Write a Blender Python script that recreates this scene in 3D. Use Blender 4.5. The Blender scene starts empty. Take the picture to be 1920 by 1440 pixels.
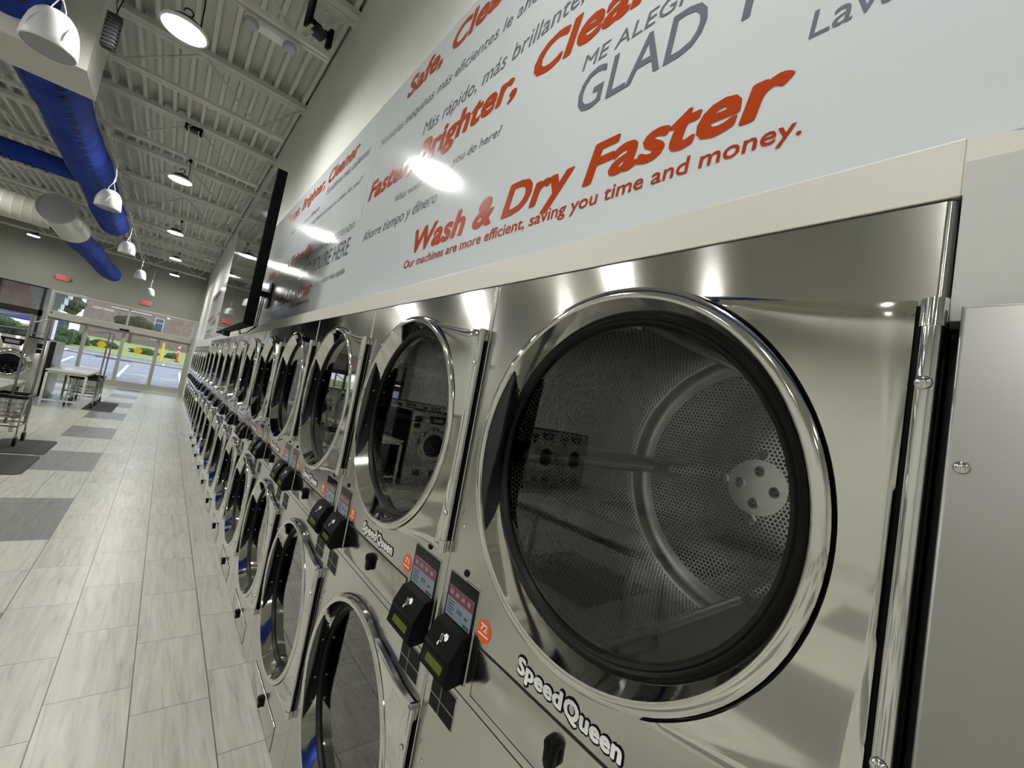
import bpy, bmesh, math, random
from mathutils import Vector, Matrix
random.seed(7)
PI = math.pi
sc = bpy.context.scene
col = sc.collection

# ------------------------------------------------------------------ camera
FPX = 787.5
CAM = Vector((-0.6605, -0.0593, 1.672))
yaw, pitch, roll = 0.6876, 0.0663, 0.1801
fw = Vector((math.sin(yaw)*math.cos(pitch), math.cos(yaw)*math.cos(pitch), math.sin(pitch)))
rt0 = Vector((math.cos(yaw), -math.sin(yaw), 0)); up0 = rt0.cross(fw)
rt = rt0*math.cos(roll) + up0*math.sin(roll); up = -rt0*math.sin(roll) + up0*math.cos(roll)
cd = bpy.data.cameras.new('camera'); cam = bpy.data.objects.new('camera', cd); col.objects.link(cam)
cam.matrix_world = Matrix(((rt.x, up.x, -fw.x, CAM.x), (rt.y, up.y, -fw.y, CAM.y), (rt.z, up.z, -fw.z, CAM.z), (0, 0, 0, 1)))
cd.sensor_width = 36; cd.lens = FPX*36/1920; cd.clip_start = 0.02; cd.clip_end = 300
sc.camera = cam

# ------------------------------------------------------------------ world, exposure
sc.view_settings.view_transform = 'Standard'; sc.view_settings.look = 'None'
sc.view_settings.exposure = 0.0; sc.view_settings.gamma = 1.0; sc.view_settings.use_curve_mapping = False
w = bpy.data.worlds.new('sky'); sc.world = w; w.use_nodes = True
nt = w.node_tree; bg = nt.nodes['Background']
sky = nt.nodes.new('ShaderNodeTexSky')
sky.sky_type = 'HOSEK_WILKIE'; sky.turbidity = 6.0; sky.ground_albedo = 0.3
sky.sun_direction = Vector((0.55, 0.25, 0.8)).normalized()
hs = nt.nodes.new('ShaderNodeHueSaturation'); hs.inputs['Saturation'].default_value = 0.5
nt.links.new(sky.outputs[0], hs.inputs['Color']); nt.links.new(hs.outputs[0], bg.inputs[0])
bg.inputs[1].default_value = 13.0
LAMP = 270.0                                   # radiance of the high-bay lenses
cy = sc.cycles
cy.max_bounces = 10; cy.diffuse_bounces = 4; cy.glossy_bounces = 6; cy.transmission_bounces = 8; cy.transparent_max_bounces = 12
cy.caustics_reflective = False; cy.caustics_refractive = False; cy.sample_clamp_indirect = 6.0
cy.use_denoising = True

# ------------------------------------------------------------------ materials
def srgb(r, g, b):
    f = lambda c: c/12.92 if c <= 0.04045 else ((c+0.055)/1.055)**2.4
    return (f(r/255), f(g/255), f(b/255), 1)
MATS = {}
def mat(name, color, rough=0.5, metal=0.0, emit=None, es=1.0, coat=0.0, spec=0.5):
    m = bpy.data.materials.new(name); m.use_nodes = True
    p = m.node_tree.nodes['Principled BSDF']
    p.inputs['Base Color'].default_value = color; p.inputs['Roughness'].default_value = rough
    p.inputs['Metallic'].default_value = metal; p.inputs['Coat Weight'].default_value = coat
    p.inputs['Coat Roughness'].default_value = 0.05; p.inputs['Specular IOR Level'].default_value = spec
    if emit: p.inputs['Emission Color'].default_value = emit; p.inputs['Emission Strength'].default_value = es
    MATS[name] = m; return m
def nd(m, t, **k):
    n = m.node_tree.nodes.new(t)
    for a, b in k.items(): setattr(n, a, b)
    return n
def lk(m, a, b): m.node_tree.links.new(a, b)
def noise_color(m, c1, c2, scale, stretch=(1, 1, 1), detail=4, lo=0.3, hi=0.7):
    p = m.node_tree.nodes['Principled BSDF']
    tc = nd(m, 'ShaderNodeNewGeometry'); mp = nd(m, 'ShaderNodeMapping'); mp.inputs['Scale'].default_value = stretch
    n = nd(m, 'ShaderNodeTexNoise'); n.inputs['Scale'].default_value = scale; n.inputs['Detail'].default_value = detail
    r = nd(m, 'ShaderNodeValToRGB'); r.color_ramp.elements[0].color = c1; r.color_ramp.elements[1].color = c2
    r.color_ramp.elements[0].position = lo; r.color_ramp.elements[1].position = hi
    lk(m, tc.outputs['Position'], mp.inputs[0]); lk(m, mp.outputs[0], n.inputs['Vector']); lk(m, n.outputs[0], r.inputs[0]); lk(m, r.outputs[0], p.inputs['Base Color'])
    return n, r
def bump(m, scale, strength, dist, stretch=(1, 1, 1), detail=2, space='Position'):
    p = m.node_tree.nodes['Principled BSDF']
    tc = nd(m, 'ShaderNodeNewGeometry'); mp = nd(m, 'ShaderNodeMapping'); mp.inputs['Scale'].default_value = stretch
    n = nd(m, 'ShaderNodeTexNoise'); n.inputs['Scale'].default_value = scale; n.inputs['Detail'].default_value = detail
    b = nd(m, 'ShaderNodeBump'); b.inputs['Strength'].default_value = strength; b.inputs['Distance'].default_value = dist
    lk(m, tc.outputs[space], mp.inputs[0]); lk(m, mp.outputs[0], n.inputs['Vector']); lk(m, n.outputs[0], b.inputs['Height']); lk(m, b.outputs[0], p.inputs['Normal'])
def steel(name, color, rough, aniso=0.0, wav=0.0, wscale=2.0):
    m = mat(name, color, rough, 1.0)
    p = m.node_tree.nodes['Principled BSDF']
    if aniso:
        p.inputs['Anisotropic'].default_value = aniso; p.inputs['Anisotropic Rotation'].default_value = 0.25
        t = nd(m, 'ShaderNodeTangent', direction_type='UV_MAP'); lk(m, t.outputs[0], p.inputs['Tangent'])
    if wav: bump(m, wscale, 1.0, wav, detail=1)
    # brushed grain and smudges in the roughness
    tc = nd(m, 'ShaderNodeNewGeometry'); mp = nd(m, 'ShaderNodeMapping'); mp.inputs['Scale'].default_value = (4, 1.5, 160)
    n = nd(m, 'ShaderNodeTexNoise'); n.inputs['Scale'].default_value = 1.0; n.inputs['Detail'].default_value = 2
    n2 = nd(m, 'ShaderNodeTexNoise'); n2.inputs['Scale'].default_value = 3.5; n2.inputs['Detail'].default_value = 5
    a = nd(m, 'ShaderNodeMath', operation='ADD'); mr = nd(m, 'ShaderNodeMapRange')
    mr.inputs[1].default_value = 0.6; mr.inputs[2].default_value = 1.4; mr.inputs[3].default_value = rough*0.90; mr.inputs[4].default_value = rough*1.12
    lk(m, tc.outputs['Position'], mp.inputs[0]); lk(m, mp.outputs[0], n.inputs['Vector']); lk(m, tc.outputs['Position'], n2.inputs['Vector'])
    lk(m, n.outputs[0], a.inputs[0]); lk(m, n2.outputs[0], a.inputs[1]); lk(m, a.outputs[0], mr.inputs[0]); lk(m, mr.outputs[0], p.inputs['Roughness'])
    return m
STEEL = steel('brushed_stainless', (0.575, 0.57, 0.535, 1), 0.15, 0.94, 0.008, 1.5)
STEELD = steel('polished_stainless', (0.70, 0.695, 0.66, 1), 0.06, 0.0, 0.004, 2.2)
CHROME = mat('chrome', (0.72, 0.72, 0.71, 1), 0.06, 1.0)
SATIN = steel('satin_stainless', (0.37, 0.367, 0.35, 1), 0.36, 0.0, 0.006, 3.0)
GREYSTEEL = mat('grey_steel', (0.34, 0.34, 0.34, 1), 0.32, 0.9)
BLACK = mat('black_plastic', (0.004, 0.004, 0.0045, 1), 0.42, spec=0.12)
BLACKM = mat('black_matte', (0.012, 0.012, 0.013, 1), 0.6)
RUBBER = mat('black_rubber', (0.005, 0.005, 0.005, 1), 0.4, spec=0.25)
CHARCOAL = mat('charcoal_plastic', (0.015, 0.016, 0.017, 1), 0.5, spec=0.3)
INNER = mat('dark_cavity', (0.004, 0.004, 0.004, 1), 0.8)
GLOSSBLK = mat('gloss_black', (0.003, 0.003, 0.004, 1), 0.05, spec=0.2)
TVCASE = mat('tv_case_black', (0.003, 0.003, 0.0035, 1), 0.6, spec=0.08)
TVSCREEN = mat('tv_screen', (0.006, 0.006, 0.007, 1), 0.03, spec=0.9)
WHITEWALL = mat('white_wall_paint', srgb(226, 227, 220), 0.6); noise_color(WHITEWALL, srgb(222, 223, 216), srgb(230, 231, 224), 1.2); bump(WHITEWALL, 60, 0.15, 0.004)
BAND = mat('cream_board_paint', srgb(208, 207, 197), 0.4); bump(BAND, 90, 0.15, 0.002)
CEIL = mat('white_deck_paint', srgb(214, 215, 206), 0.5)
FILLW = mat('grey_white_board', srgb(190, 191, 187), 0.55); bump(FILLW, 260, 0.12, 0.001)
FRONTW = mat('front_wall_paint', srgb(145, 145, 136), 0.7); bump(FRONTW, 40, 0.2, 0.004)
SIGN = mat('sign_panel_white', srgb(205, 210, 213), 0.11, coat=0.0, spec=0.2); bump(SIGN, 400, 0.15, 0.0004)
ORANGE = mat('orange_vinyl', srgb(176, 66, 24), 0.16)
GREYTXT = mat('grey_vinyl', srgb(112, 113, 126), 0.16)
REDTXT = mat('red_vinyl', srgb(168, 56, 30), 0.16)
ALU = mat('aluminium_frame', srgb(176, 176, 166), 0.45, 0.15)
DARKFR = mat('black_window_frame', (0.008, 0.008, 0.009, 1), 0.4)
STICK = mat('orange_sticker', srgb(214, 92, 38), 0.35)
WHITEP = mat('white_plastic', srgb(226, 228, 228), 0.4)
PRINT = mat('white_print', srgb(240, 240, 238), 0.4)
GRILLE = mat('speaker_grille', srgb(165, 166, 170), 0.6)
LCD = mat('lcd_green', srgb(72, 80, 12), 0.15, emit=srgb(110, 120, 20), es=0.05)
BLUE = mat('blue_duct_fabric', srgb(30, 56, 146), 0.85, spec=0.2); noise_color(BLUE, srgb(27, 50, 130), srgb(38, 66, 158), 3.0); bump(BLUE, 2.6, 0.5, 0.06, stretch=(1, 1.5, 1.6), detail=3)
DUCTW = mat('white_duct_metal', srgb(206, 205, 194), 0.45)
DOT = mat('vent_slot_dark', srgb(10, 16, 50), 0.8)
TABLETOP = mat('laminate_top', srgb(206, 206, 198), 0.22)
WHITEM = mat('white_metal', srgb(214, 214, 206), 0.4)
MAT_RUB = mat('floor_mat_rubber', srgb(66, 66, 64), 0.8); bump(MAT_RUB, 120, 0.4, 0.004)
BLKSIDE = mat('black_washer_side', (0.008, 0.008, 0.009, 1), 0.8, spec=0.05)
LENS = mat('lamp_lens', (1, 1, 1, 1), 0.4, emit=(1.0, 0.99, 0.945, 1), es=LAMP)
LAMPBODY = mat('lamp_housing', srgb(60, 60, 58), 0.45, 0.4)
EXITRED = mat('exit_red', srgb(230, 30, 50), 0.4, emit=srgb(235, 40, 66), es=0.45)
EXITCASE = mat('exit_case', srgb(190, 150, 145), 0.4)
REDBAR = mat('screen_red_bar', srgb(72, 42, 46), 0.12, emit=srgb(140, 66, 74), es=0.22)
SCRWHITE = mat('screen_white', srgb(84, 90, 98), 0.12, emit=srgb(150, 160, 172), es=0.22)
SCRDARK = mat('screen_text', srgb(50, 55, 66), 0.15, emit=srgb(80, 90, 110), es=0.1)
SCRGREEN = mat('screen_green', srgb(40, 70, 58), 0.15, emit=srgb(60, 110, 90), es=0.15)
YELLOW = mat('yellow_decal', srgb(235, 200, 20), 0.5)

# floor tiles: 0.305 x 0.61 running-bond planks, one aligned grey-chequered column
FLOOR = mat('floor_tile', (0.6, 0.6, 0.55, 1), 0.32)
def build_floor_mat(m):
    p = m.node_tree.nodes['Principled BSDF']
    def M(op, a, b=None, c=None):
        n = nd(m, 'ShaderNodeMath', operation=op)
        for i, v in enumerate((a, b, c)):
            if v is None: continue
            if isinstance(v, (int, float)): n.inputs[i].default_value = v
            else: lk(m, v, n.inputs[i])
        return n.outputs[0]
    g = nd(m, 'ShaderNodeNewGeometry'); s = nd(m, 'ShaderNodeSeparateXYZ'); lk(m, g.outputs['Position'], s.inputs[0])
    X, Y = s.outputs[0], s.outputs[1]
    WT, LT = 0.3043, 0.6094
    cu = M('DIVIDE', M('SUBTRACT', X, -0.1866-40*WT), WT)          # column coordinate, T1 line at 40
    ci = M('FLOOR', cu); cf = M('SUBTRACT', cu, ci)
    even = M('MODULO', ci, 2.0)                                    # column 40 (against dryers) even, 39 odd
    # offsets in y of the joints per column parity
    off = M('ADD', 2.035, M('MULTIPLY', even, 0.39))               # even 2.035 ; odd 2.425
    inchk = M('LESS_THAN', ci, 36.5)                               # columns left of x=-1.10: aligned joints
    off = M('ADD', M('MULTIPLY', off, M('SUBTRACT', 1.0, inchk)), M('MULTIPLY', inchk, 2.395))
    off = M('ADD', off, M('MULTIPLY', M('COMPARE', ci, 37.0, 0.1), 0.0))
    cv = M('DIVIDE', M('ADD', M('SUBTRACT', Y, off), 60*LT), LT)
    ri = M('FLOOR', cv); rf = M('SUBTRACT', cv, ri)
    gx = M('MINIMUM', cf, M('SUBTRACT', 1.0, cf)); gy = M('MINIMUM', rf, M('SUBTRACT', 1.0, rf))
    gx = M('MULTIPLY', gx, WT); gy = M('MULTIPLY', gy, LT)
    line = M('MAXIMUM', M('LESS_THAN', gx, 0.0024), M('LESS_THAN', gy, 0.0017))
    # per tile random
    cmb = nd(m, 'ShaderNodeCombineXYZ'); lk(m, ci, cmb.inputs[0]); lk(m, ri, cmb.inputs[1])
    wn = nd(m, 'ShaderNodeTexWhiteNoise', noise_dimensions='2D'); lk(m, cmb.outputs[0], wn.inputs['Vector'])
    # grain along y
    sc3 = nd(m, 'ShaderNodeCombineXYZ')
    lk(m, M('MULTIPLY', X, 34.0), sc3.inputs[0]); lk(m, M('MULTIPLY', Y, 2.6), sc3.inputs[1]); lk(m, M('MULTIPLY', wn.outputs['Value'], 40.0), sc3.inputs[2])
    n1 = nd(m, 'ShaderNodeTexNoise'); n1.inputs['Scale'].default_value = 1.0; n1.inputs['Detail'].default_value = 6; n1.inputs['Roughness'].default_value = 0.62; n1.inputs['Distortion'].default_value = 0.5
    lk(m, sc3.outputs[0], n1.inputs['Vector'])
    r = nd(m, 'ShaderNodeValToRGB'); e = r.color_ramp.elements
    e[0].position = 0.27; e[0].color = srgb(158, 157, 145); e[1].position = 0.68; e[1].color = srgb(201, 201, 190)
    x = e.new(0.44); x.color = srgb(186, 185, 173)
    lk(m, n1.outputs[0], r.inputs[0])
    r2 = nd(m, 'ShaderNodeValToRGB'); e = r2.color_ramp.elements
    e[0].position = 0.3; e[0].color = srgb(112, 112, 107); e[1].position = 0.66; e[1].color = srgb(136, 136, 130)
    lk(m, n1.outputs[0], r2.inputs[0])
    # grey squares
    ph = M('MODULO', M('ADD', M('SUBTRACT', Y, 2.395), 60*LT), 4*LT)
    gph = M('LESS_THAN', ph, 2*LT)
    c1 = M('COMPARE', ci, 35.5, 0.9)                               # columns 35, 36
    xm = M('MODULO', cu, 8.0); c2 = M('MULTIPLY', M('LESS_THAN', cu, 33.0), M('GREATER_THAN', xm, 4.0))
    grey = M('MULTIPLY', gph, M('MAXIMUM', c1, c2))
    mx = nd(m, 'ShaderNodeMix', data_type='RGBA'); lk(m, grey, mx.inputs[0]); lk(m, r.outputs[0], mx.inputs[6]); lk(m, r2.outputs[0], mx.inputs[7])
    hsv = nd(m, 'ShaderNodeHueSaturation'); lk(m, mx.outputs[2], hsv.inputs['Color'])
    lk(m, M('ADD', 0.95, M('MULTIPLY', wn.outputs['Value'], 0.1)), hsv.inputs['Value'])
    mg = nd(m, 'ShaderNodeMix', data_type='RGBA'); lk(m, line, mg.inputs[0]); lk(m, hsv.outputs[0], mg.inputs[6]); mg.inputs[7].default_value = srgb(92, 92, 88)
    lk(m, mg.outputs[2], p.inputs['Base Color'])
build_floor_mat(FLOOR)

# perforated drum steel: UV in metres, hexagonal holes
def build_perf(name, pitch, frac):
    m = mat(name, (0.80, 0.81, 0.82, 1), 0.17, 1.0); p = m.node_tree.nodes['Principled BSDF']
    uv = nd(m, 'ShaderNodeUVMap'); sca = nd(m, 'ShaderNodeVectorMath', operation='MULTIPLY_ADD')
    sca.inputs[1].default_value = (1/pitch, 1/pitch, 0); sca.inputs[2].default_value = (2000, 2000*1.7320508, 0); lk(m, uv.outputs[0], sca.inputs[0])
    ds = []
    for o in ((0, 0, 0), (0.5, 0.8660254, 0)):
        a = nd(m, 'ShaderNodeVectorMath', operation='ADD'); a.inputs[1].default_value = o; lk(m, sca.outputs[0], a.inputs[0])
        md = nd(m, 'ShaderNodeVectorMath', operation='MODULO'); md.inputs[1].default_value = (1, 1.7320508, 1); lk(m, a.outputs[0], md.inputs[0])
        sb = nd(m, 'ShaderNodeVectorMath', operation='SUBTRACT'); sb.inputs[1].default_value = (0.5, 0.8660254, 0); lk(m, md.outputs[0], sb.inputs[0])
        ln = nd(m, 'ShaderNodeVectorMath', operation='LENGTH'); lk(m, sb.outputs[0], ln.inputs[0]); ds.append(ln.outputs['Value'])
    mn = nd(m, 'ShaderNodeMath', operation='MINIMUM'); lk(m, ds[0], mn.inputs[0]); lk(m, ds[1], mn.inputs[1])
    lt = nd(m, 'ShaderNodeMath', operation='LESS_THAN'); lt.inputs[1].default_value = frac; lk(m, mn.outputs[0], lt.inputs[0])
    hole = nd(m, 'ShaderNodeBsdfDiffuse'); hole.inputs[0].default_value = (0.006, 0.006, 0.006, 1)
    ms = nd(m, 'ShaderNodeMixShader'); lk(m, lt.outputs[0], ms.inputs[0]); lk(m, p.outputs[0], ms.inputs[1]); lk(m, hole.outputs[0], ms.inputs[2])
    lk(m, ms.outputs[0], m.node_tree.nodes['Material Output'].inputs[0]); return m
PERF = build_perf('perforated_drum_steel', 0.0128, 0.40)
RODM = mat('lifter_rod_steel', (0.9, 0.9, 0.9, 1), 0.32, 1.0)
DRUMST = mat('drum_plain_steel', (0.82, 0.82, 0.82, 1), 0.22, 1.0)

def glass(name, tint, ior=1.5, boost=1.0):
    m = bpy.data.materials.new(name); m.use_nodes = True; n = m.node_tree.nodes; n.remove(n['Principled BSDF'])
    t = nd(m, 'ShaderNodeBsdfTransparent'); t.inputs[0].default_value = tint
    g = nd(m, 'ShaderNodeBsdfGlossy'); g.inputs['Roughness'].default_value = 0.015; g.inputs[0].default_value = (1, 1, 1, 1)
    f = nd(m, 'ShaderNodeFresnel'); f.inputs[0].default_value = ior
    mu = nd(m, 'ShaderNodeMath', operation='MULTIPLY'); mu.inputs[1].default_value = boost; mu.use_clamp = True
    lk(m, f.outputs[0], mu.inputs[0])
    s = nd(m, 'ShaderNodeMixShader'); lk(m, mu.outputs[0], s.inputs[0]); lk(m, t.outputs[0], s.inputs[1]); lk(m, g.outputs[0], s.inputs[2])
    lk(m, s.outputs[0], n['Material Output'].inputs[0]); return m
DGLASS = glass('dryer_door_glass', (0.70, 0.72, 0.72, 1), 1.5, 1.5)
WGLASS = glass('window_glass', (0.9, 0.92, 0.92, 1), 1.45, 1.0)

# ------------------------------------------------------------------ geometry helpers
class MB:
    """collects shapes into one bmesh, then links it as ONE mesh object"""
    def __init__(s): s.bm = bmesh.new(); s.mi = 0
    def _set(s, fs):
        for f in fs: f.material_index = s.mi
    def poly(s, pts):
        f = s.bm.faces.new([s.bm.verts.new(p) for p in pts]); f.material_index = s.mi; return f
    def box(s, x0, x1, y0, y1, z0, z1, bev=0.0, seg=2):
        r = bmesh.ops.create_cube(s.bm, size=1.0); vs = r['verts']
        for v in vs:
            v.co = Vector(((x0+x1)/2 + v.co.x*(x1-x0), (y0+y1)/2 + v.co.y*(y1-y0), (z0+z1)/2 + v.co.z*(z1-z0)))
        fs = {f for v in vs for f in v.link_faces}; s._set(fs)
        if bev:
            es = {e for f in fs for e in f.edges}
            b = bmesh.ops.bevel(s.bm, geom=list(es), offset=bev, segments=seg, profile=0.5, affect='EDGES')
            s._set(b['faces'])
        return s
    def cyl(s, a, b, r, r2=None, n=16, caps=True):
        a, b = Vector(a), Vector(b); d = b-a; L = d.length
        R = d.to_track_quat('Z', 'Y').to_matrix().to_4x4()
        res = bmesh.ops.create_cone(s.bm, cap_ends=caps, segments=n, radius1=r, radius2=r if r2 is None else r2, depth=L)
        bmesh.ops.transform(s.bm, matrix=Matrix.Translation((a+b)/2) @ R, verts=res['verts'])
        s._set({f for v in res['verts'] for f in v.link_faces}); return s
    def tube(s, pts, r, n=10):
        pts = [Vector(p) for p in pts]; rings = []
        for i, p in enumerate(pts):
            d = (pts[min(i+1, len(pts)-1)] - pts[max(i-1, 0)]).normalized()
            q = d.to_track_quat('Z', 'Y')
            rr = r[i] if isinstance(r, (list, tuple)) else r
            rings.append([s.bm.verts.new(p + q @ Vector((rr*math.cos(t*2*PI/n), rr*math.sin(t*2*PI/n), 0))) for t in range(n)])
        for a, b in zip(rings, rings[1:]):
            k = min(range(n), key=lambda k: (b[k].co-a[0].co).length)
            for t in range(n):
                f = s.bm.faces.new((a[t], a[(t+1) % n], b[(t+1+k) % n], b[(t+k) % n])); f.material_index = s.mi
        for ring, rev in ((rings[0], True), (rings[-1], False)):
            f = s.bm.faces.new(ring[::-1] if rev else ring); f.material_index = s.mi
        return s
    def lathe(s, prof, axis='Z', c=(0, 0, 0), n=48, a0=0.0, a1=2*PI, mats=None):
        """prof: list of (radius, position along axis)"""
        full = abs(a1-a0-2*PI) < 1e-6; m = n if full else n+1; rings = []
        for r, h in prof:
            ring = []
            for i in range(m):
                t = a0 + (a1-a0)*i/n; u, v = r*math.cos(t), r*math.sin(t)
                p = (h, u, v) if axis == 'X' else (u, h, v) if axis == 'Y' else (u, v, h)
                ring.append(s.bm.verts.new(Vector(p)+Vector(c)))
            rings.append(ring)
        for j, (a, b) in enumerate(zip(rings, rings[1:])):
            for i in range(n):
                k = (i+1) % m
                f = s.bm.faces.new((a[i], a[k], b[k], b[i])); f.material_index = s.mi if mats is None else mats[j]; f.smooth = True
        return s
    def disc(s, c, r, axis='X', n=48, mi=None):
        vs = []
        for i in range(n):
            t = 2*PI*i/n; u, v = r*math.cos(t), r*math.sin(t)
            p = (0, u, v) if axis == 'X' else (u, 0, v) if axis == 'Y' else (u, v, 0)
            vs.append(s.bm.verts.new(Vector(p)+Vector(c)))
        f = s.bm.faces.new(vs); f.material_index = s.mi if mi is None else mi; return s
    def prism(s, pts, x0, x1, axis='X', bev=0.0):
        """2-D outline (a, b) swept along an axis; X: (y,z)  Y: (x,z)  Z: (x,y)"""
        P = lambda a, b, h: (h, a, b) if axis == 'X' else (a, h, b) if axis == 'Y' else (a, b, h)
        v0 = [s.bm.verts.new(P(a, b, x0)) for a, b in pts]; v1 = [s.bm.verts.new(P(a, b, x1)) for a, b in pts]
        n = len(pts); fs = [s.bm.faces.new(v0), s.bm.faces.new(v1[::-1])]
        for i in range(n): fs.append(s.bm.faces.new((v0[i], v1[i], v1[(i+1) % n], v0[(i+1) % n])))
        s._set(fs)
        if bev:
            es = {e for f in fs[:2] for e in f.edges}
            b = bmesh.ops.bevel(s.bm, geom=list(es), offset=bev, segments=3, profile=0.5, affect='EDGES'); s._set(b['faces'])
        return s
    def mesh(s, name, mats, smooth=40, uv=None, recalc=True):
        if recalc: bmesh.ops.recalc_face_normals(s.bm, faces=s.bm.faces[:])
        ang = math.radians(smooth) if smooth else 0
        if smooth:
            for f in s.bm.faces: f.smooth = True
            for e in s.bm.edges:
                if len(e.link_faces) == 2 and e.calc_face_angle(0) > ang: e.smooth = False
        if uv:
            L = s.bm.loops.layers.uv.new('UVMap')
            for f in s.bm.faces:
                for l in f.loops: l[L].uv = uv(l.vert.co, f)
        me = bpy.data.meshes.new(name); s.bm.to_mesh(me); s.bm.free()
        for m in (mats if isinstance(mats, (list, tuple)) else [mats]): me.materials.append(m)
        return me
    def build(s, name, mats, parent=None, smooth=40, uv=None, recalc=True):
        return link(name, s.mesh(name, mats, smooth, uv, recalc), parent)
def link(name, data, parent=None):
    o = bpy.data.objects.new(name, data); col.objects.link(o)
    if parent: o.parent = parent
    return o
def tag(o, label, cat, group=None):
    o['label'] = label; o['category'] = cat
    if group: o['group'] = group
    return o
def thing(name, label, cat, loc=(0, 0, 0), rz=0, group=None):
    o = bpy.data.objects.new(name, None); col.objects.link(o); o.location = loc; o.rotation_euler = (0, 0, rz); o.empty_display_size = 0.1
    return tag(o, label, cat, group)
def struct(o):
    o['kind'] = 'structure'; return o
def copy_tree(o, parent=None):
    c = o.copy(); col.objects.link(c)
    if parent: c.parent = parent
    for ch in [x for x in KIDS.get(o.name, [])]: copy_tree(ch, c)
    return c
KIDS = {}
def index_kids():
    KIDS.clear()
    for o in bpy.data.objects:
        if o.parent: KIDS.setdefault(o.parent.name, []).append(o)
yz = lambda co, f: (co.y, co.z)
def boxuv(co, f):
    n = f.normal
    return (co.y, co.z) if abs(n.x) > 0.6 else (co.x, co.z) if abs(n.y) > 0.6 else (co.x, co.y)

# ---- lettering: built-in font -> flat mesh, facing -x, reading towards -y
def glyphs(body, bold=0.0, shear=0.0, sp=1.0, fat=0.0):
    c = bpy.data.curves.new('lettering', 'FONT'); c.body = body; c.size = 1.0; c.offset = bold; c.shear = shear; c.space_character = sp; c.resolution_u = 3
    o = bpy.data.objects.new('lettering', c); col.objects.link(o)
    dg = bpy.context.evaluated_depsgraph_get(); me = bpy.data.meshes.new_from_object(o.evaluated_get(dg))
    bpy.data.objects.remove(o); bpy.data.curves.remove(c)
    if fat:                                             # thicken the strokes: the outline stamped around a small circle
        vs = [v.co.copy() for v in me.vertices]; fs = [list(p.vertices) for p in me.polygons]; V, F = [], []
        for i in range(9):
            d = Vector((fat*math.cos(i*PI/4), fat*math.sin(i*PI/4)*0.8, 0)) if i < 8 else Vector()
            d.z = i*2.5e-5
            F += [[q+len(V) for q in f] for f in fs]; V += [q+d for q in vs]
        m2 = bpy.data.meshes.new('lettering'); m2.from_pydata([v[:] for v in V], [], F); bpy.data.meshes.remove(me); me = m2
    return me
_cap = {}
def cap_height(bold):
    if bold not in _cap:
        me = glyphs('H', bold); _cap[bold] = max(v.co.y for v in me.vertices); bpy.data.meshes.remove(me)
    return _cap[bold]
def wall_text(name, body, material, x, y0, y1, zb, cap, bold=0.0, shear=0.0, parent=None, base_y=0, base_z=0, split=False, axis='X', fat=0.0):
    """text whose first letter starts at y0, ends at y1 (y1<y0), baseline zb, capital height cap"""
    me = glyphs(body, bold, shear, 1.0+fat*1.2, fat)
    xs = [v.co.x for v in me.vertices]; a, b = min(xs), max(xs); k = cap/cap_height(bold); s = abs(y0-y1)/(b-a)
    for v in me.vertices:
        t = (v.co.x-a)*s; h = v.co.y*k
        if axis == 'X': v.co = Vector((x-v.co.z, y0-t-base_y, zb+h-base_z))
        else: v.co = Vector((y0+t, x-v.co.z, zb+h))       # faces -y, reads towards +x
    bm = bmesh.new(); bm.from_mesh(me); bpy.data.meshes.remove(me)
    want = Vector((-1, 0, 0)) if axis == 'X' else Vector((0, -1, 0))
    for f in bm.faces:
        f.normal_update()
        if f.normal.dot(want) < 0: f.normal_flip()
    if not split:
        me = bpy.data.meshes.new(name); bm.to_mesh(me); bm.free(); me.materials.append(material); return link(name, me, parent)
    # one object per word: islands of letters grouped across small gaps
    pos = (lambda v: -v.co.y) if axis == 'X' else (lambda v: v.co.x)
    seen, isl = set(), []
    for v in bm.verts:
        if v in seen: continue
        st, comp = [v], []; seen.add(v)
        while st:
            q = st.pop(); comp.append(q)
            for ed in q.link_edges:
                o = ed.other_vert(q)
                if o not in seen: seen.add(o); st.append(o)
        isl.append((min(pos(q) for q in comp), max(pos(q) for q in comp), comp))
    isl.sort(key=lambda t: t[0]); words = []
    for lo_, hi_, comp in isl:
        if words and lo_-words[-1][0] < cap*0.17: words[-1][0] = max(words[-1][0], hi_); words[-1][1] += comp
        else: words.append([hi_, list(comp)])
    out = None
    for _, vs in words:
        vset = set(vs); idx = {v: i for i, v in enumerate(vs)}
        fs = [[idx[v] for v in f.verts] for f in bm.faces if f.verts[0] in vset]
        me = bpy.data.meshes.new(name); me.from_pydata([v.co[:] for v in vs], [], fs); me.materials.append(material); out = link(name, me, parent)
    bm.free(); return out

# =================================================================== SETTING
YB, YF, XL, ZC = -7.0, 20.6, -9.4, 5.01
o = MB(); o.box(XL, 0.5, YB, YF, -0.12, 0.0); struct(o.build('floor', FLOOR, smooth=0))
# roof deck: wide pans, narrow ribs running along y
b = MB(); pts = []; x = XL; P = 0.153
n = int((0.6-XL)/P)
for i in range(n+1):
    X = XL + i*P
    pts += [(X, ZC), (X+P-0.062, ZC), (X+P-0.05, ZC-0.091), (X+P-0.012, ZC-0.091)]
pts += [(XL+(n+1)*P, ZC)]
out = pts + [(pts[-1][0], ZC+0.1), (XL, ZC+0.1)]
b.prism(out, YB, YF, 'Y'); struct(b.build('ceiling', CEIL, smooth=0))
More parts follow.
